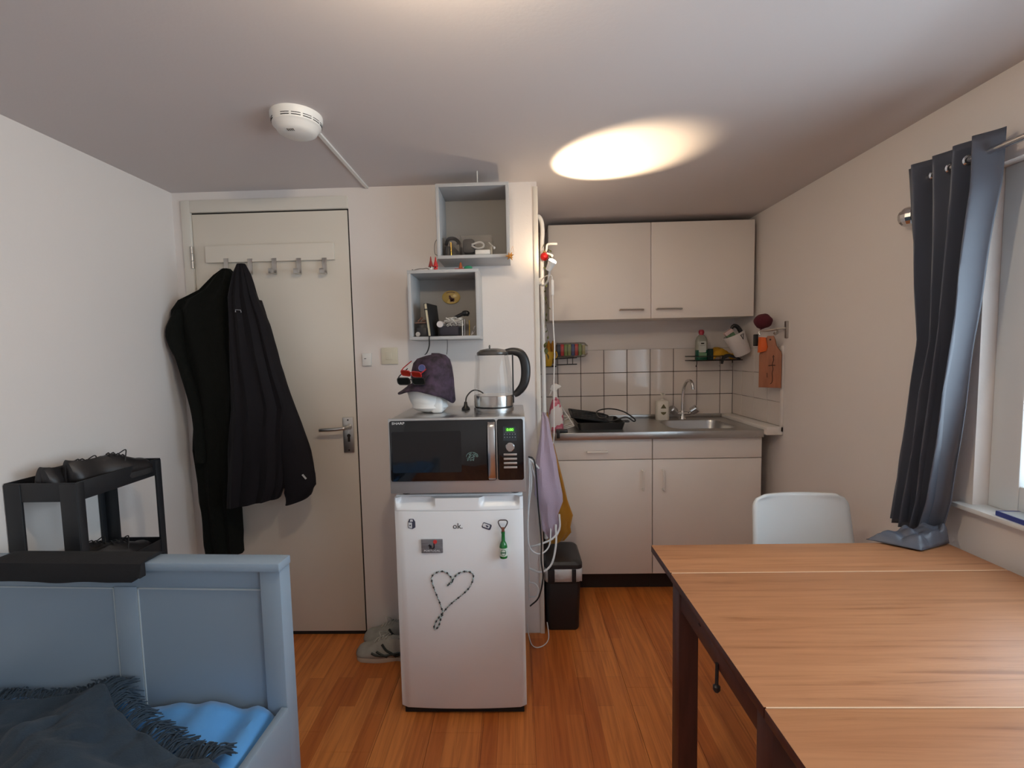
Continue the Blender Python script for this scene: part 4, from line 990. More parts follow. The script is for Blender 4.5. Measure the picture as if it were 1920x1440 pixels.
# heart of beads
hs = thing('bead_string', 'string of black and white beads laid as a heart on the fridge door', 'bead string', (-.27, mag_y(-.27), .345), group=None)
hp2 = [(-.276, .517), (-.263, .525), (-.259, .538), (-.268, .553), (-.281, .566), (-.301, .570), (-.321, .563), (-.335, .550), (-.336, .533), (-.330, .508), (-.320, .480), (-.309, .450), (-.302, .425), (-.298, .411), (-.305, .392), (-.311, .375), (-.316, .358), (-.328, .346), (-.334, .352), (-.327, .372), (-.317, .388), (-.306, .402), (-.292, .418), (-.270, .442), (-.245, .463), (-.220, .483), (-.196, .508), (-.183, .535), (-.181, .556), (-.193, .567), (-.213, .569), (-.233, .563), (-.247, .552), (-.257, .538), (-.268, .525), (-.278, .515)]
path = cr([(x, 0, z) for x, z in hp2], 4)
b1, b2 = BM(), BM(); acc = 0; last = path[0]; k = 0
for p in path:
    if (p-last).length > .0085 or p is path[0]:
        last = p; k += 1
        c = (p.x, mag_y(p.x)-.003, p.z)
        if k % 2: ell(b1, c, (.0036, .0030, .0036), 8, 6)
        else: ell(b2, c, (.0032, .0028, .0032), 8, 6)
b3 = BM(); tube(b3, [(p.x, mag_y(p.x)-.003, p.z) for p in path], .0014, 4)
obj('dark_beads', b1, mat('bead_black', (.02, .03, .03), .3), hs, kind='stuff'); obj('pale_beads', b2, mat('bead_pale', (.45, .55, .54), .3), hs, kind='stuff'); obj('thread', b3, mat('bead_thread', (.08, .10, .10), .6), hs)
# ------------------------------------------------------------------ on the worktop
ZW = .925
tp = thing('tap', 'chrome two-handle mixer tap behind the sink', 'tap', (1.055, 3.015, ZW))
b = BM(); lathe(b, [(.001, 0), (.024, 0), (.022, .008), (.016, .016), (.015, .045), (.010, .052), (.001, .052)], (1.055, 3.015, ZW), 24); tube(b, [(1.01, 3.012, ZW+.035), (1.10, 3.012, ZW+.035)], .012, 12); obj('body', b, chrome_m, tp)
b = BM(); tube(b, cr([(1.055, 3.015, ZW+.04), (1.055, 3.015, ZW+.12), (1.060, 3.010, ZW+.19), (1.068, 2.99, ZW+.235), (1.076, 2.955, ZW+.25), (1.083, 2.925, ZW+.232), (1.085, 2.915, ZW+.195)], 6), .0098, 12); obj('spout', b, chrome_m, tp)
for sx in (-1, 1):
    d = Vector((sx*.70, -.35, .55)).normalized(); q = d.to_track_quat('Z', 'Y').to_matrix().to_4x4()
    b = BM(); lathe(b, [(.013, 0), (.016, .012), (.025, .018), (.026, .056), (.020, .062), (.001, .062)], (1.055+sx*.040, 3.008, ZW+.038), 12, q); obj('handle', b, chrome_m, tp)
sdp = thing('soap_dispenser', 'cream pump soap bottle left of the tap', 'soap bottle', (.918, 2.99, ZW))
soap_m = mat('cream_plastic', (.74, .70, .62), .4)
b = BM(); rings = [[(x, y, z) for x, y in rrect(.082*k, .055*k, .02*k, 5, .918, 2.99)] for z, k in ((ZW, .95), (ZW+.004, 1), (ZW+.115, .98), (ZW+.122, .85), (ZW+.125, .4))]
loft(b, rings); obj('bottle', b, soap_m, sdp)
b = BM(); lathe(b, [(.010, .124), (.010, .138), (.004, .139), (.004, .160), (.011, .161), (.011, .171), (.001, .172)], (.918, 2.99, ZW), 16); box(b, .912, .924, 2.945, 2.99, ZW+.162, ZW+.171, .002); obj('pump', b, soap_m, sdp)
b = BM(); olive = mat('olive_print', (.14, .12, .05), .6)
prism(b, [(.900, ZW+.075), (.936, ZW+.075), (.928, ZW+.088), (.918, ZW+.103), (.908, ZW+.088)], 'y', 2.9618, 2.9626); prism(b, [(.900, ZW+.052), (.936, ZW+.052), (.930, ZW+.040), (.918, ZW+.033), (.906, ZW+.040)], 'y', 2.9618, 2.9626); obj('label_print', b, olive, sdp, kind='stuff')
# electric grill tray with lid plate and cable
gr = thing('grill_tray', 'black flat grill tray on the left of the worktop', 'tray', (.49, 2.76, ZW))
gx0, gx1, gy0, gy1 = .330, .602, 2.625, 2.90
b = BM(); rings = [[(x, y, z) for x, y in rrect((gx1-gx0)*k, (gy1-gy0)*k, .02, 4, (gx0+gx1)/2, (gy0+gy1)/2)] for z, k in ((ZW, .92), (ZW+.042, 1.0), (ZW+.042, .975), (ZW+.012, .90))]
loft(b, rings); obj('pan', b, mat('black_enamel', (.010, .009, .009), .3), gr)
b = BM(); box(b, gx1-.002, gx1+.04, 2.70, 2.74, ZW+.030, ZW+.040, .004); obj('grip', b, bplast_m, gr)
gl = thing('grill_plate', 'dark slanted grill plate lying in the black tray', 'grill plate', (.42, 2.84, ZW+.02))
M = T(.42, 2.83, ZW+.05) @ RX(.18) @ RY(.16)
b = BM(); box(b, -.11, .12, -.06, .11, -.006, .006, .004); obj('plate', xf(b, M), bplast_m, gl)
b = BM()
for k in range(7): box(b, -.10, .11, -.05+k*.022, -.044+k*.022, .006, .009)
obj('ribs', xf(b, M), gdk, gl, kind='stuff')
b = BM(); tube(b, cr([(.38, 2.86, ZW+.065), (.46, 2.86, ZW+.068), (.53, 2.80, ZW+.060), (.52, 2.77, ZW+.050), (.48, 2.78, ZW+.05), (.47, 2.80, ZW+.085), (.54, 2.80, ZW+.100), (.62, 2.78, ZW+.085), (.68, 2.75, ZW+.045), (.675, 2.74, ZW+.030), (.63, 2.75, ZW+.055), (.56, 2.77, ZW+.030), (.50, 2.80, ZW+.022)], 6), .0042, 6); obj('grill_cable', b, bplast_m, label='looped black cable on the grill tray', cat='cable')
# spray bottle
sp = thing('spray_bottle', 'white and pink spray bottle at the left end of the worktop', 'spray bottle', (.212, 2.66, ZW))
b = BM(); rings = [[(x, y, ZW+z) for x, y in rrect(.084*k, .055*k2, .02, 5, .212, 2.66)] for z, k, k2 in ((0, .95, .95), (.006, 1, 1), (.08, 1, 1), (.13, .82, .9), (.165, .55, .7), (.178, .42, .55), (.19, .34, .5))]
rings = [[(.212+(p[0]-.212), 2.66+(p[1]-2.66), p[2]) for p in r] for r in rings]
def spray_mat():
    m = bpy.data.materials.new('pink_floral_wrap'); m.use_nodes = True; n, l = nt(m); bs = n['Principled BSDF']
    tc = n.new('ShaderNodeTexCoord'); no = n.new('ShaderNodeTexNoise'); no.inputs['Scale'].default_value = 14; no.inputs['Detail'].default_value = 2; l.new(tc.outputs['Object'], no.inputs['Vector'])
    r = n.new('ShaderNodeValToRGB'); r.color_ramp.interpolation = 'CONSTANT'; e = r.color_ramp.elements; e[0].color = (.74, .68, .66, 1); e[1].position = .52; e[1].color = (.56, .13, .19, 1)
    x = e.new(.60); x.color = (.66, .25, .30, 1)
    l.new(no.outputs['Fac'], r.inputs[0]); l.new(r.outputs[0], bs.inputs['Base Color']); bs.inputs['Roughness'].default_value = .35
    return m
loft(b, rings); obj('bottle', b, spray_mat(), sp)
b = BM(); lathe(b, [(.015, .19), (.015, .205), (.012, .21), (.013, .235), (.001, .236)], (.208, 2.66, ZW), 16)
prism(b, [(.180, ZW+.235), (.188, ZW+.262), (.215, ZW+.266), (.238, ZW+.258), (.246, ZW+.248), (.222, ZW+.240), (.215, ZW+.222), (.198, ZW+.222)], 'y', 2.648, 2.672, .002)
prism(b, [(.190, ZW+.240), (.197, ZW+.236), (.182, ZW+.205), (.174, ZW+.200)], 'y', 2.654, 2.666); obj('trigger_head', b, plast_m, sp)
# white wire rack
wrk = thing('plate_rack', 'small white wire plate rack beside the spray bottle', 'rack', (.29, 2.70, ZW))
b = BM(); tube(b, [(.235, 2.72, ZW+.150), (.315, 2.66, ZW+.022)], .0035, 6); tube(b, [(.235, 2.80, ZW+.150), (.315, 2.76, ZW+.022)], .0035, 6); obj('rail', b, plast_m, wrk)
b = BM()
for k in range(5):
    s = .35+.15*k; a = Vector((.235, 2.72, ZW+.15)).lerp(Vector((.315, 2.66, ZW+.022)), s)
    tube(b, [a, a+Vector((-.065, .02, -.042 if k < 4 else -.02))], .002, 5)
tube(b, [(.315, 2.66, ZW+.022), (.255, 2.668, ZW+.003)], .0025, 5); tube(b, [(.315, 2.76, ZW+.022), (.255, 2.77, ZW+.003)], .0025, 5); obj('wires', b, plast_m, wrk)
cp = thing('counter_clip', 'small black clip on the front left edge of the worktop', 'clip', (.22, 2.56, ZW))
bx('arm', .205, .268, 2.552, 2.60, ZW, ZW+.016, bplast_m, cp); bx('jaw', .205, .222, 2.538, 2.5445, ZW-.028, ZW+.016, bplast_m, cp)

# ------------------------------------------------------------------ wire rack, left
wire_m = mat('black_wire', (.012, .010, .010), .5)
rl = thing('wire_shelf', 'black wire shelf on the left of the tiles', 'wire shelf', (.27, 3.02, 1.278), group='wire shelves on the tiles')
b = BM()
for z in (1.328, 1.280):
    tube(b, [(.158, 2.95, z), (.242, 2.95, z), (.242, 3.092, z), (.158, 3.092, z)], .0028, 6, closed=True)
for k in range(5): tube(b, [(.158+.021*k, 2.95, 1.328), (.158+.021*k, 2.95, 1.280), (.158+.021*k, 3.09, 1.280)], .0018, 5)
obj('basket', b, wire_m, rl)
b = BM(); tube(b, [(.242, 2.955, 1.328), (.372, 2.955, 1.333), (.385, 3.092, 1.333), (.242, 3.092, 1.328)], .0026, 6); tube(b, [(.242, 2.95, 1.291), (.372, 2.95, 1.293)], .0034, 6)
for x in (.25, .312, .345): tube(b, [(x, 2.952, 1.292), (x, 2.955, 1.331)], .0024, 5)
for k in range(4): tube(b, [(.262+.03*k, 2.955, 1.331), (.262+.03*k, 3.09, 1.331)], .0016, 5)
obj('shelf_wires', b, wire_m, rl)
yel = mat('banana_yellow', (.62, .36, .02), .5); yel2 = mat('deep_yellow', (.60, .27, .015), .6)
for i in range(3):
    b = BM(); x0 = .176+.027*i
    tube(b, cr([(x0, 3.045, 1.30), (x0, 3.030, 1.345), (x0, 3.035, 1.395), (x0, 3.045, 1.425), (x0, 3.052, 1.445)], 5), [.008, .010, .012, .013, .013]+[.013]*11+[.010, .007, .005, .004, .004], 8)
    obj('banana', b, yel2, label=('orange-yellow banana leftmost in the left wire basket', 'orange-yellow banana in the middle of the left wire basket', 'orange-yellow banana rightmost in the left wire basket')[i], cat='banana', group='bananas in the wire basket')
cpw = thing('mug', 'yellow mug at the front of the left wire basket', 'mug', (.196, 2.94, 1.283))
b = BM(); lathe(b, [(.022, .283+1), (.030, .30+1), (.036, .335+1), (.037, .375+1), (.0345, .375+1), (.033, .335+1), (.001, .30+1)], (.190, 2.965, 0), 24); obj('cup', b, yel, cpw)
b = BM(); tube(b, cr([(.224, 2.962, 1.365), (.242, 2.955, 1.372), (.248, 2.953, 1.350), (.238, 2.955, 1.335), (.222, 2.962, 1.336)], 5), .0038, 8); obj('handle', b, yel, cpw)
pk = thing('sponge_pack', 'row of coloured sponges in clear wrap on the left wire shelf', 'sponge pack', (.335, 3.0, 1.334))
cols = [(.05, .06, .09), (.45, .05, .05), (.16, .22, .07), (.27, .30, .12), (.07, .09, .20), (.45, .07, .06), (.20, .26, .10), (.36, .32, .16)]
for i, c in enumerate(cols):
    x0 = .250+.0225*i
    b = BM(); box(b, x0, x0+.0205, 2.965, 3.03, 1.347 if i < 7 else 1.352, 1.420 if i < 7 else 1.412, .003); obj('sponge', b, mat('sponge_%d' % i, c, .9, bump=.3, bscale=200), pk)
b = BM(); rings = [[(x, 2.9975+.036*k*math.cos(a), 1.383+.046*k*math.sin(a)) for a in [2*PI*q/20 for q in range(20)]] for x, k in ((.246, .75), (.25, 1.03), (.40, 1.05), (.43, 1.0), (.440, .75), (.448, .6))]
loft(b, rings, cap=False); obj('wrapper', b, thin_glass('film', (.97, .97, .97), .05, .1), pk)
# ------------------------------------------------------------------ wire rack, right
rr_ = thing('wire_shelf', 'black wire shelf with hooks above the tap', 'wire shelf', (1.25, 3.0, 1.27), group='wire shelves on the tiles')
b = BM()
for z in (1.325, 1.298): tube(b, [(1.098, 2.94, z), (1.398, 2.94, z), (1.398, 3.092, z), (1.098, 3.092, z)], .0027, 6, closed=True)
for k in range(11): tube(b, [(1.105+.029*k, 2.94, 1.298), (1.105+.029*k, 3.09, 1.298)], .0017, 5)
obj('tray_wires', b, wire_m, rr_)
for x in (1.112, 1.255, 1.33):
    b = BM(); tube(b, cr([(x+.006, 2.945, 1.297), (x+.002, 2.935, 1.28), (x-.004, 2.93, 1.262), (x-.006, 2.925, 1.268)], 4), .0026, 6); obj('hook', b, wire_m if x < 1.2 else chrome_m, rr_)
db = thing('dish_soap_bottle', 'green dish soap bottle with a red cap on the right wire shelf', 'bottle', (1.162, 3.0, 1.301))
b = BM(); rings = [[(x, y, 1.301+z) for x, y in rrect(.072*k, .05*k, .018*k, 5, 1.162, 2.99)] for z, k in ((0, .95), (.004, 1), (.06, .99), (.064, .99))]
loft(b, rings); obj('green_liquid', b, mat('green_soap', (.012, .10, .06), .2), db)
b = BM(); rings = [[(x, y, 1.301+z) for x, y in rrect(.072*k, .05*k, .018*k, 5, 1.162, 2.99)] for z, k in ((.064, .99), (.09, .98), (.125, .93), (.145, .75), (.157, .45), (.160, .35))]
loft(b, rings); obj('clear_neck', b, mat('pale_bottle', (.30, .31, .26), .2), db)
b = BM(); lathe(b, [(.014, .158), (.014, .166), (.017, .167), (.017, .182), (.012, .19), (.001, .192)], (1.162, 2.99, 1.301), 16); obj('cap', b, mat('cap_red', (.42, .03, .06), .4), db)
b = BM(); prism(b, rrect(.044, .07, .006, 3, 1.160, 1.385), 'y', 2.9632, 2.9642); obj('label_panel', b, mat('bottle_label', (.50, .52, .48), .5), db)
b = BM(); box(b, 1.150, 1.170, 2.962, 2.9632, 1.402, 1.410); box(b, 1.145, 1.175, 2.962, 2.9632, 1.392, 1.3935); obj('label_print', b, dark_m, db, kind='stuff')
b = BM(); prism(b, [(1.138, 1.32), (1.186, 1.32), (1.186, 1.345), (1.138, 1.35)], 'y', 2.9634, 2.9642); obj('label_foot', b, mat('label_leaf', (.16, .30, .16), .5), db)
bx('scouring_pad', 1.202, 1.222, 2.95, 3.06, 1.302, 1.372, mat('pad_green', (.012, .035, .035), .9, bump=.3, bscale=300), label='dark green scouring pad right of the soap bottle', cat='scouring pad', bev=.004)
def clothf(u, v):
    x = 1.225+.140*u; y = 2.948+.10*v
    z = 1.335 + .045*math.sin(PI*min(1, u*1.3))*(.6+.4*v) + .010*nz(u*6, v*5) - (.032*(1-v/.15) if v < .15 else 0)
    return (x, y, max(z, 1.304))
b = grid(BM(), 26, 18, clothf); obj('yellow_cloth', b, mat('yellow_microfibre', (.55, .29, .015), .9, bump=.2, bscale=200), solid=.006, label='crumpled yellow cleaning cloth on the right wire shelf', cat='cloth')
b = BM(); rings = []
for i, p in enumerate(cr([(1.262, 2.92, 1.292), (1.272, 2.918, 1.318), (1.300, 2.918, 1.330), (1.340, 2.92, 1.318), (1.370, 2.922, 1.306)], 5)):
    hh = .016-.0005*i; rings.append([(p.x, p.y-.016+.0, p.z-hh), (p.x, p.y+.014, p.z-hh), (p.x, p.y+.014, p.z+hh*.6), (p.x, p.y-.016, p.z+hh*.6)])
loft(b, rings); obj('sponge', b, mat('sponge_black', (.02, .022, .025), .9, bump=.3, bscale=250), label='dark curved sponge drooping over the front of the right wire shelf', cat='sponge')
# white holder cup, tilted
M = T(1.362, 2.86, 1.335) @ RY(math.radians(-26)) @ Matrix.Diagonal((1.08, 1.08, 1.08, 1))
hc = thing('utensil_cup', 'tilted white cup holding brushes by the right wall', 'cup', (1.345, 2.86, 1.33))
b = BM(); lathe(b, [(.001, 0), (.040, 0), (.043, .004), (.058, .125), (.055, .125), (.040, .006), (.001, .006)], (0, 0, 0), 28); obj('cup', xf(b, M), mat('cup_white', (.74, .70, .68), .35), hc)
b = BM(); tube(b, [M @ Vector(p) for p in ((.008, -.0585, .112), (.028, -.051, .112), (.012, -.055, .085), (.008, -.0585, .112))], .0022, 5); obj('cut_out', b, dark_m, hc)
spk = thing('scrub_packet', 'green printed packet sticking out of the tilted white cup', 'packet', (1.31, 2.862, 1.40))
b = BM(); M2 = T(1.318, 2.862, 1.40) @ RY(math.radians(-34)); box(b, -.024, .024, -.012, .012, 0, .070, .002); obj('printed_sleeve', xf(b, M2), mat('pack_green', (.10, .19, .10), .5, var=.5, vscale=40), spk)
b = BM(); box(b, -.0245, .0245, -.0125, .0125, .070, .092, .001); obj('folded_top', xf(b, M2), mat('pack_pink', (.66, .48, .46), .5), spk)
b = BM(); tube(b, cr([(1.372, 2.865, 1.40), (1.350, 2.865, 1.465), (1.328, 2.866, 1.50), (1.305, 2.868, 1.506), (1.296, 2.87, 1.49)], 6), [.013]*10+[.012]*8+[.009]*7, 10); obj('dish_brush', b, bplast_m, label='black curved dish brush handle in the tilted white cup', cat='brush')
# wall hook with scrubber and board
wh = thing('wall_hook', 'grey metal hook bracket on the right wall near the tiles', 'hook', (1.395, 2.53, 1.41))
b = BM(); box(b, 1.409, 1.4194, 2.49, 2.512, 1.418, 1.508, .003); obj('back_plate', b, alu_m, wh)
b = BM(); tube(b, cr([(1.412, 2.50, 1.470), (1.385, 2.53, 1.468), (1.345, 2.56, 1.462), (1.318, 2.575, 1.462), (1.310, 2.575, 1.450), (1.315, 2.57, 1.438)], 5), .006, 8); tube(b, cr([(1.385, 2.53, 1.468), (1.375, 2.515, 1.448), (1.362, 2.507, 1.440), (1.352, 2.505, 1.448)], 4), .005, 8); obj('arm', b, alu_m, wh)
b = BM(); ell(b, (1.343, 2.60, 1.515), (.046, .046, .040), 22, 14)
for v in b.verts: v.co += (v.co-Vector((1.343, 2.60, 1.515)))*.12*nz(v.co.x*40, v.co.y*40, v.co.z*40)
tube(b, cr([(1.33, 2.595, 1.48), (1.325, 2.585, 1.465), (1.318, 2.578, 1.468)], 4), .004, 6)
obj('crochet_scrubber', b, mat('maroon_wool', (.085, .008, .018), .95, bump=.5, bscale=180), label='round maroon crocheted scrubber on the grey wall hook', cat='scrubber')
b = BM(); box(b, 1.300, 1.316, 2.59, 2.62, 1.38, 1.445, .004); obj('black_tool_handle', b, bplast_m, label='black handle hanging left of the cutting board', cat='tool')
b = BM(); prism(b, [(1.302, 1.345), (1.336, 1.352), (1.345, 1.375), (1.332, 1.40), (1.336, 1.425), (1.306, 1.428)], 'y', 2.545, 2.575, .004); obj('orange_scraper', b, mat('orange_silicone', (.75, .13, .02), .45), label='bright orange scraper hanging in front of the cutting board', cat='scraper')
cb = thing('cutting_board', 'small wooden board with burnt lettering hanging on the right wall', 'cutting board', (1.357, 2.545, 1.155), math.radians(-70), local=True)
pts = [(-.054, 0), (.054, 0), (.054, .175), (.050, .195), (.026, .225), (.024, .255), (.014, .278), (-.014, .278), (-.024, .255), (-.026, .225), (-.050, .195), (-.054, .175)]
cb.rotation_euler = (0, 0, math.radians(-42))
ORG[cb.name] = Vector((0, 0, 0))
bw = mat('beech_board', (.33, .12, .055), .5, var=.15, vscale=10, stretch=(6, 6, 1))
b = BM(); prism(b, pts, 'y', -.007, .007, .002); obj('board', b, bw, cb)
b = BM(); lathe(b, [(.005, 0), (.005, .0006)], (0, -.0068, .258), 12, RX(PI/2)); obj('hang_hole', b, dark_m, cb)
burn = mat('burnt_mark', (.035, .012, .008), .8)
b = BM(); random.seed(3); z = .015; x = .012
tube(b, cr([(.004, -.0075, .02), (.012, -.0075, .03), (.014, -.0075, .055), (.012, -.0075, .08), (.016, -.0075, .10), (.012, -.0075, .125), (.018, -.0075, .15), (.014, -.0075, .17)], 4), .0017, 5)
tube(b, [(-.006, -.0075, .118), (.012, -.0075, .121), (.026, -.0075, .120)], .0022, 5); tube(b, [(-.012, -.0075, .055), (-.013, -.0075, .08)], .0014, 5); tube(b, [(.020, -.0075, .165), (.016, -.0075, .175)], .0014, 5)
obj('burnt_lettering', b, burn, cb)

# ------------------------------------------------------------------ partition side: conduit, garland, ornament
b = BM(); tube(b, cr([(.104, 2.33, 2.035), (.118, 2.33, 2.030), (.130, 2.33, 2.005), (.133, 2.33, 1.96), (.130, 2.33, 1.90), (.128, 2.33, 1.80), (.128, 2.33, 1.4), (.128, 2.33, 1.0), (.128, 2.33, .42)], 6), .0105, 10); obj('conduit_pipe', b, plast_m, label='white conduit pipe down the side of the partition wall', cat='pipe')
gn = thing('leaf_garland', 'thin leaf garland wound down the white conduit pipe', 'garland', (.135, 2.32, 1.3))
gp = [(.146+.006*math.sin(k*1.3), 2.312+.008*math.cos(k*1.3), 1.90-.028*k) for k in range(21)]
b = BM(); tube(b, cr(gp, 3), .0013, 4); obj('vine', b, mat('vine_brown', (.08, .07, .03), .7), gn)
leafm = mat('leaf_olive', (.10, .11, .03), .7, var=.4, vscale=30); random.seed(9)
for k in range(20):
    p = Vector(gp[k]); big = k < 3 or k > 16
    L = .036 if big else .016+.010*random.random()
    M = T(*p) @ RZ(random.random()*6.28) @ RY(.6+random.random()*.9) @ RX(random.random()-.5)
    b = BM(); loft(b, [[M @ Vector((s*L, w_*L, .001*sg+.1*L*math.sin(PI*s))) for w_, sg in ((-.3*math.sin(PI*s)-.01, 0), (0, 1), (.3*math.sin(PI*s)+.01, 0), (0, -1))] for s in (.02, .25, .5, .75, .98)])
    obj('leaf', b, leafm, gn)
rb = thing('bauble', 'shiny red bauble hanging from the conduit pipe', 'bauble', (.137, 2.29, 1.82))
b = BM(); ell(b, (.138, 2.29, 1.832), (.020, .020, .020), 20, 14); obj('ball', b, mat('red_bauble', (.60, .02, .02), .18, metal=.6, bump=.3, bscale=120), rb)
b = BM(); lathe(b, [(.006, 0), (.006, .006), (.001, .007)], (.138, 2.29, 1.851), 10); tube(b, [(.138, 2.29, 1.857), (.138, 2.30, 1.88), (.133, 2.318, 1.89)], .0008, 4); obj('cap', b, gold_m, rb)
ck = thing('clip_hook', 'white plastic clip hook above the red bauble', 'hook', (.15, 2.28, 1.86))
b = BM(); tube(b, cr([(.1385, 2.318, 1.852), (.148, 2.29, 1.862), (.152, 2.28, 1.885), (.170, 2.27, 1.887), (.198, 2.26, 1.884)], 5), .0055, 8); obj('arm', b, plast_m, ck)
b = BM(); tube(b, cr([(.150, 2.28, 1.845), (.165, 2.272, 1.838), (.175, 2.27, 1.832), (.170, 2.27, 1.826)], 5), .005, 8); obj('claw', b, plast_m, ck)

# ------------------------------------------------------------------ towels
def towel(name, lab, m, spine, group):
    # spine: (z, x-left, x-right, y, thickness)
    b = BM(); rings = []
    for li in range(len(spine)-1):
        a, c = spine[li], spine[li+1]
        for k in range(6 if li == len(spine)-2 else 5):
            t = k/5; z, xl, xr, y, th = [a[i]+(c[i]-a[i])*t for i in range(5)]
            ring = []
            for i in range(32):
                s = i/32*2*PI; co, si = math.cos(s), math.sin(s)
                ring.append(((xl+xr)/2+(xr-xl)/2*math.copysign(abs(co)**.85, co), y+th*math.copysign(abs(si)**.7, si)+.006*math.sin(6*co+z*9)*(si < 0) + .004*nz(co*4, z*9), z+.015*(co*.5)*(li == len(spine)-2)*t))
            rings.append(ring)
    loft(b, rings); return obj(name, b, m, label=lab, cat='towel', group=group)
lil = mat('lilac_terry', (.42, .34, .44), .95, bump=.35, bscale=320, sheen=.4)
mus = mat('mustard_waffle', (.46, .20, .012), .95, bump=.35, bscale=260, sheen=.3)
towel('towel', 'lilac hand towel hanging on the partition corner', lil, [(1.085, .111, .124, 2.225, .006), (1.06, .106, .140, 2.20, .014), (.98, .096, .150, 2.165, .020), (.88, .075, .170, 2.145, .022), (.80, .068, .180, 2.140, .026), (.71, .066, .196, 2.135, .030), (.68, .078, .197, 2.135, .030), (.62, .092, .175, 2.145, .028), (.54, .098, .185, 2.150, .024), (.50, .125, .168, 2.155, .016), (.488, .140, .158, 2.158, .010)], 'hand towels on the partition')
towel('towel', 'mustard yellow kitchen towel behind the lilac towel', mus, [(1.06, .128, .150, 2.42, .012), (.95, .132, .168, 2.42, .018), (.85, .14, .19, 2.42, .02), (.70, .14, .225, 2.41, .024), (.60, .14, .245, 2.40, .024), (.52, .14, .272, 2.395, .026), (.46, .145, .258, 2.39, .022), (.43, .145, .262, 2.39, .02), (.385, .135, .225, 2.39, .018), (.372, .14, .205, 2.39, .014)], 'hand towels on the partition')
for lab, p in (('small metal hook carrying the lilac towel', (.1055, 2.225, 1.07)), ('small metal hook carrying the mustard towel', (.1015, 2.42, 1.05))):
    b = BM(); q = Vector(p); tube(b, cr([q+Vector((0, 0, .035)), q, q+Vector((.012, 0, -.006)), q+Vector((.024, 0, .004)), q+Vector((.026, 0, .014))], 4), .0025, 6); obj('towel_hook', b, chrome_m, label=lab, cat='hook')

# ------------------------------------------------------------------ bin
bn = thing('waste_bin', 'black waste bin with a white bag under its lid', 'bin', (.203, 2.34, 0))
def rr3(x0, x1, y0, y1, z, r, k=0): return [(x, y, z) for x, y in rrect(x1-x0-2*k, y1-y0-2*k, r, 5, (x0+x1)/2, (y0+y1)/2)]
b = BM(); loft(b, [rr3(.122, .272, 2.218, 2.44, 0, .02), rr3(.119, .277, 2.214, 2.445, .01, .022), rr3(.113, .290, 2.206, 2.455, .315, .024), rr3(.113, .290, 2.206, 2.455, .322, .024, .004)]); obj('bucket', b, mat('bin_black', (.010, .010, .012), .45), bn)
b = BM(); rings = []
for z, k in ((.322, -.003), (.300, -.005), (.262, -.004)): rings.append([(x, y, z+(-.018*abs(nz(i*.7))-.006 if z < .28 else 0)) for i, (x, y, _) in enumerate(rr3(.113, .290, 2.206, 2.455, z, .026, k))])
loft(b, rings, cap=False); obj('bin_bag', b, mat('white_bag', (.66, .66, .66), .4, bump=.3, bscale=40), bn, solid=.0012)
b = BM(); loft(b, [rr3(.109, .296, 2.200, 2.462, .318, .03), rr3(.109, .296, 2.200, 2.462, .338, .03), rr3(.109, .296, 2.200, 2.462, .350, .03, .010), rr3(.109, .296, 2.200, 2.462, .353, .03, .03)]); obj('lid', b, mat('lid_black', (.022, .022, .024), .4), bn)
b = BM(); box(b, .125, .158, 2.192, 2.202, .250, .318, .003); box(b, .242, .262, 2.192, 2.202, .250, .318, .003); box(b, .125, .275, 2.203, 2.212, .242, .256, .003); obj('bucket_grip', b, MATS['bin_black'], bn)

# ------------------------------------------------------------------ cables by the partition
cab_w = mat('cable_white', (.74, .75, .75), .5)
def cab(lab, pts, r, m, n=6):
    b = BM(); tube(b, cr(pts, n), r, 7); return obj('cable', b, m, label=lab, cat='cable', group='cables between fridge and partition')
cab('white cable running straight down the right side of the fridge', [(0.039, 2.060, 0.907), (0.043, 2.060, 0.806), (0.034, 2.080, 0.658), (0.032, 2.100, 0.483), (0.033, 2.120, 0.329), (0.030, 2.130, 0.203)], .0032, cab_w)
cab('white cable dropping from the microwave into a wide loop below the lilac towel', [(0.041, 2.080, 0.901), (0.051, 2.080, 0.789), (0.034, 2.060, 0.653), (0.034, 2.050, 0.504), (0.079, 2.060, 0.458), (0.125, 2.090, 0.478), (0.137, 2.120, 0.547), (0.130, 2.130, 0.604)], .0034, cab_w)
cab('thick white cable curving up behind the lilac towel', [(0.033, 2.120, 0.465), (0.075, 2.100, 0.483), (0.143, 2.100, 0.512), (0.178, 2.120, 0.552), (0.178, 2.120, 0.620)], .0045, cab_w)
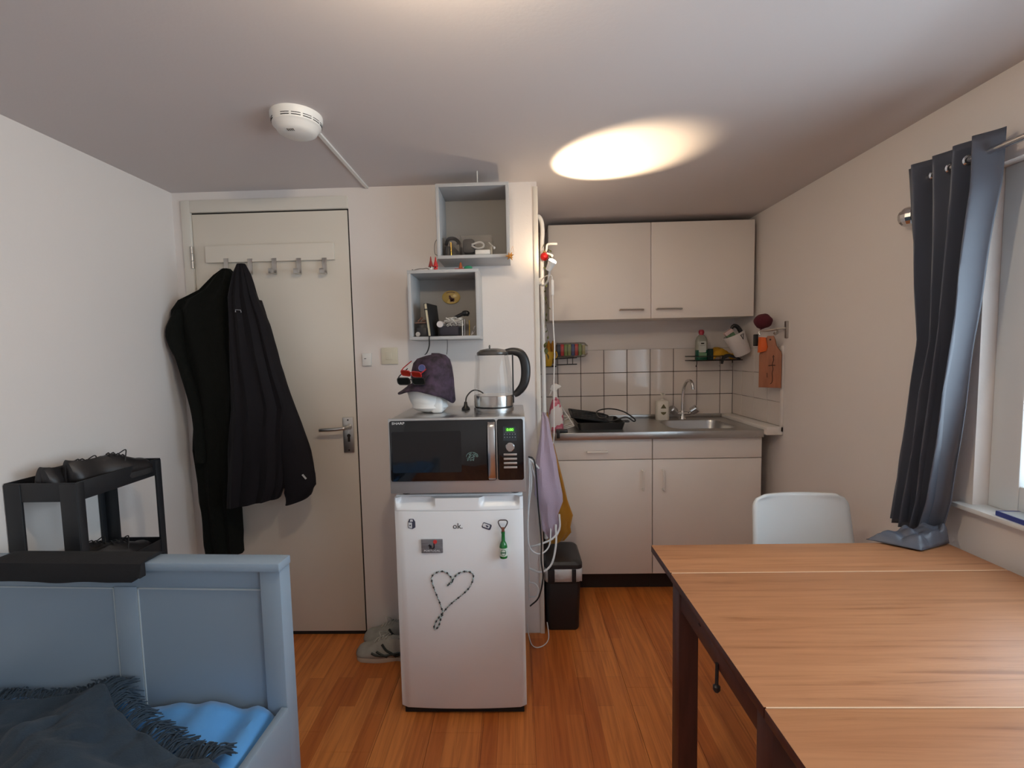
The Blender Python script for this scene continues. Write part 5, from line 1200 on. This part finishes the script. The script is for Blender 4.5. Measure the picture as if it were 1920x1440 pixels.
cab('thick white cable sagging lowest under the towel beside the bin', [(0.033, 2.120, 0.363), (0.089, 2.080, 0.363), (0.136, 2.080, 0.401), (0.159, 2.100, 0.483), (0.161, 2.120, 0.572)], .0048, cab_w)
cab('small white cable loop low beside the fridge', [(0.033, 2.120, 0.295), (0.061, 2.100, 0.296), (0.075, 2.100, 0.267), (0.063, 2.100, 0.238), (0.033, 2.120, 0.223)], .0036, cab_w)
cab('short white cable stub pointing at the lilac towel', [(0.039, 2.100, 0.891), (0.061, 2.100, 0.872), (0.086, 2.120, 0.838)], .0048, cab_w)
cab('white cable slanting across the partition face', [(0.042, 2.120, 0.891), (0.069, 2.140, 0.789), (0.095, 2.160, 0.660), (0.098, 2.175, 0.613)], .003, cab_w)
cab('black cable hanging beside the fridge in front of the partition', [(0.038, 2.040, 0.912), (0.066, 2.040, 0.882), (0.078, 2.050, 0.689), (0.090, 2.060, 0.524), (0.088, 2.060, 0.425), (0.095, 2.060, 0.347), (0.075, 2.080, 0.244), (0.035, 2.100, 0.190)], .0036, bplast_m)
cab('thin white cable looping on the floor in front of the partition', [(.02, 2.17, .06), (.026, 2.16, .012), (.038, 2.10, .0035), (.062, 2.075, .0035), (.098, 2.095, .0035), (.120, 2.14, .004), (.121, 2.17, .03), (.117, 2.185, .06)], .0024, cab_w)
# ------------------------------------------------------------------ book on the sill
bk = thing('book', 'blue book lying on the window sill', 'book', (1.43, 1.30, WZ0+.002))
q = T(1.428, 1.375, WZ0+.002) @ RZ(math.radians(-4))
b = BM(); box(b, -.032, .030, -.18, 0, 0, .002, .0004); box(b, -.032, .030, -.18, 0, .012, .014, .0004); box(b, -.032, -.030, -.18, 0, .002, .012); obj('cover', xf(b, q), mat('book_blue', (.035, .055, .27), .4), bk)
b = BM(); box(b, -.029, .028, -.178, -.002, .002, .012); obj('pages', xf(b, q), mat('book_pages', (.7, .7, .66), .8), bk)
b = BM(); box(b, -.030, .028, -.17, -.01, .0141, .0146); obj('cover_print', xf(b, q), mat('cover_grey', (.42, .45, .46), .3), bk)
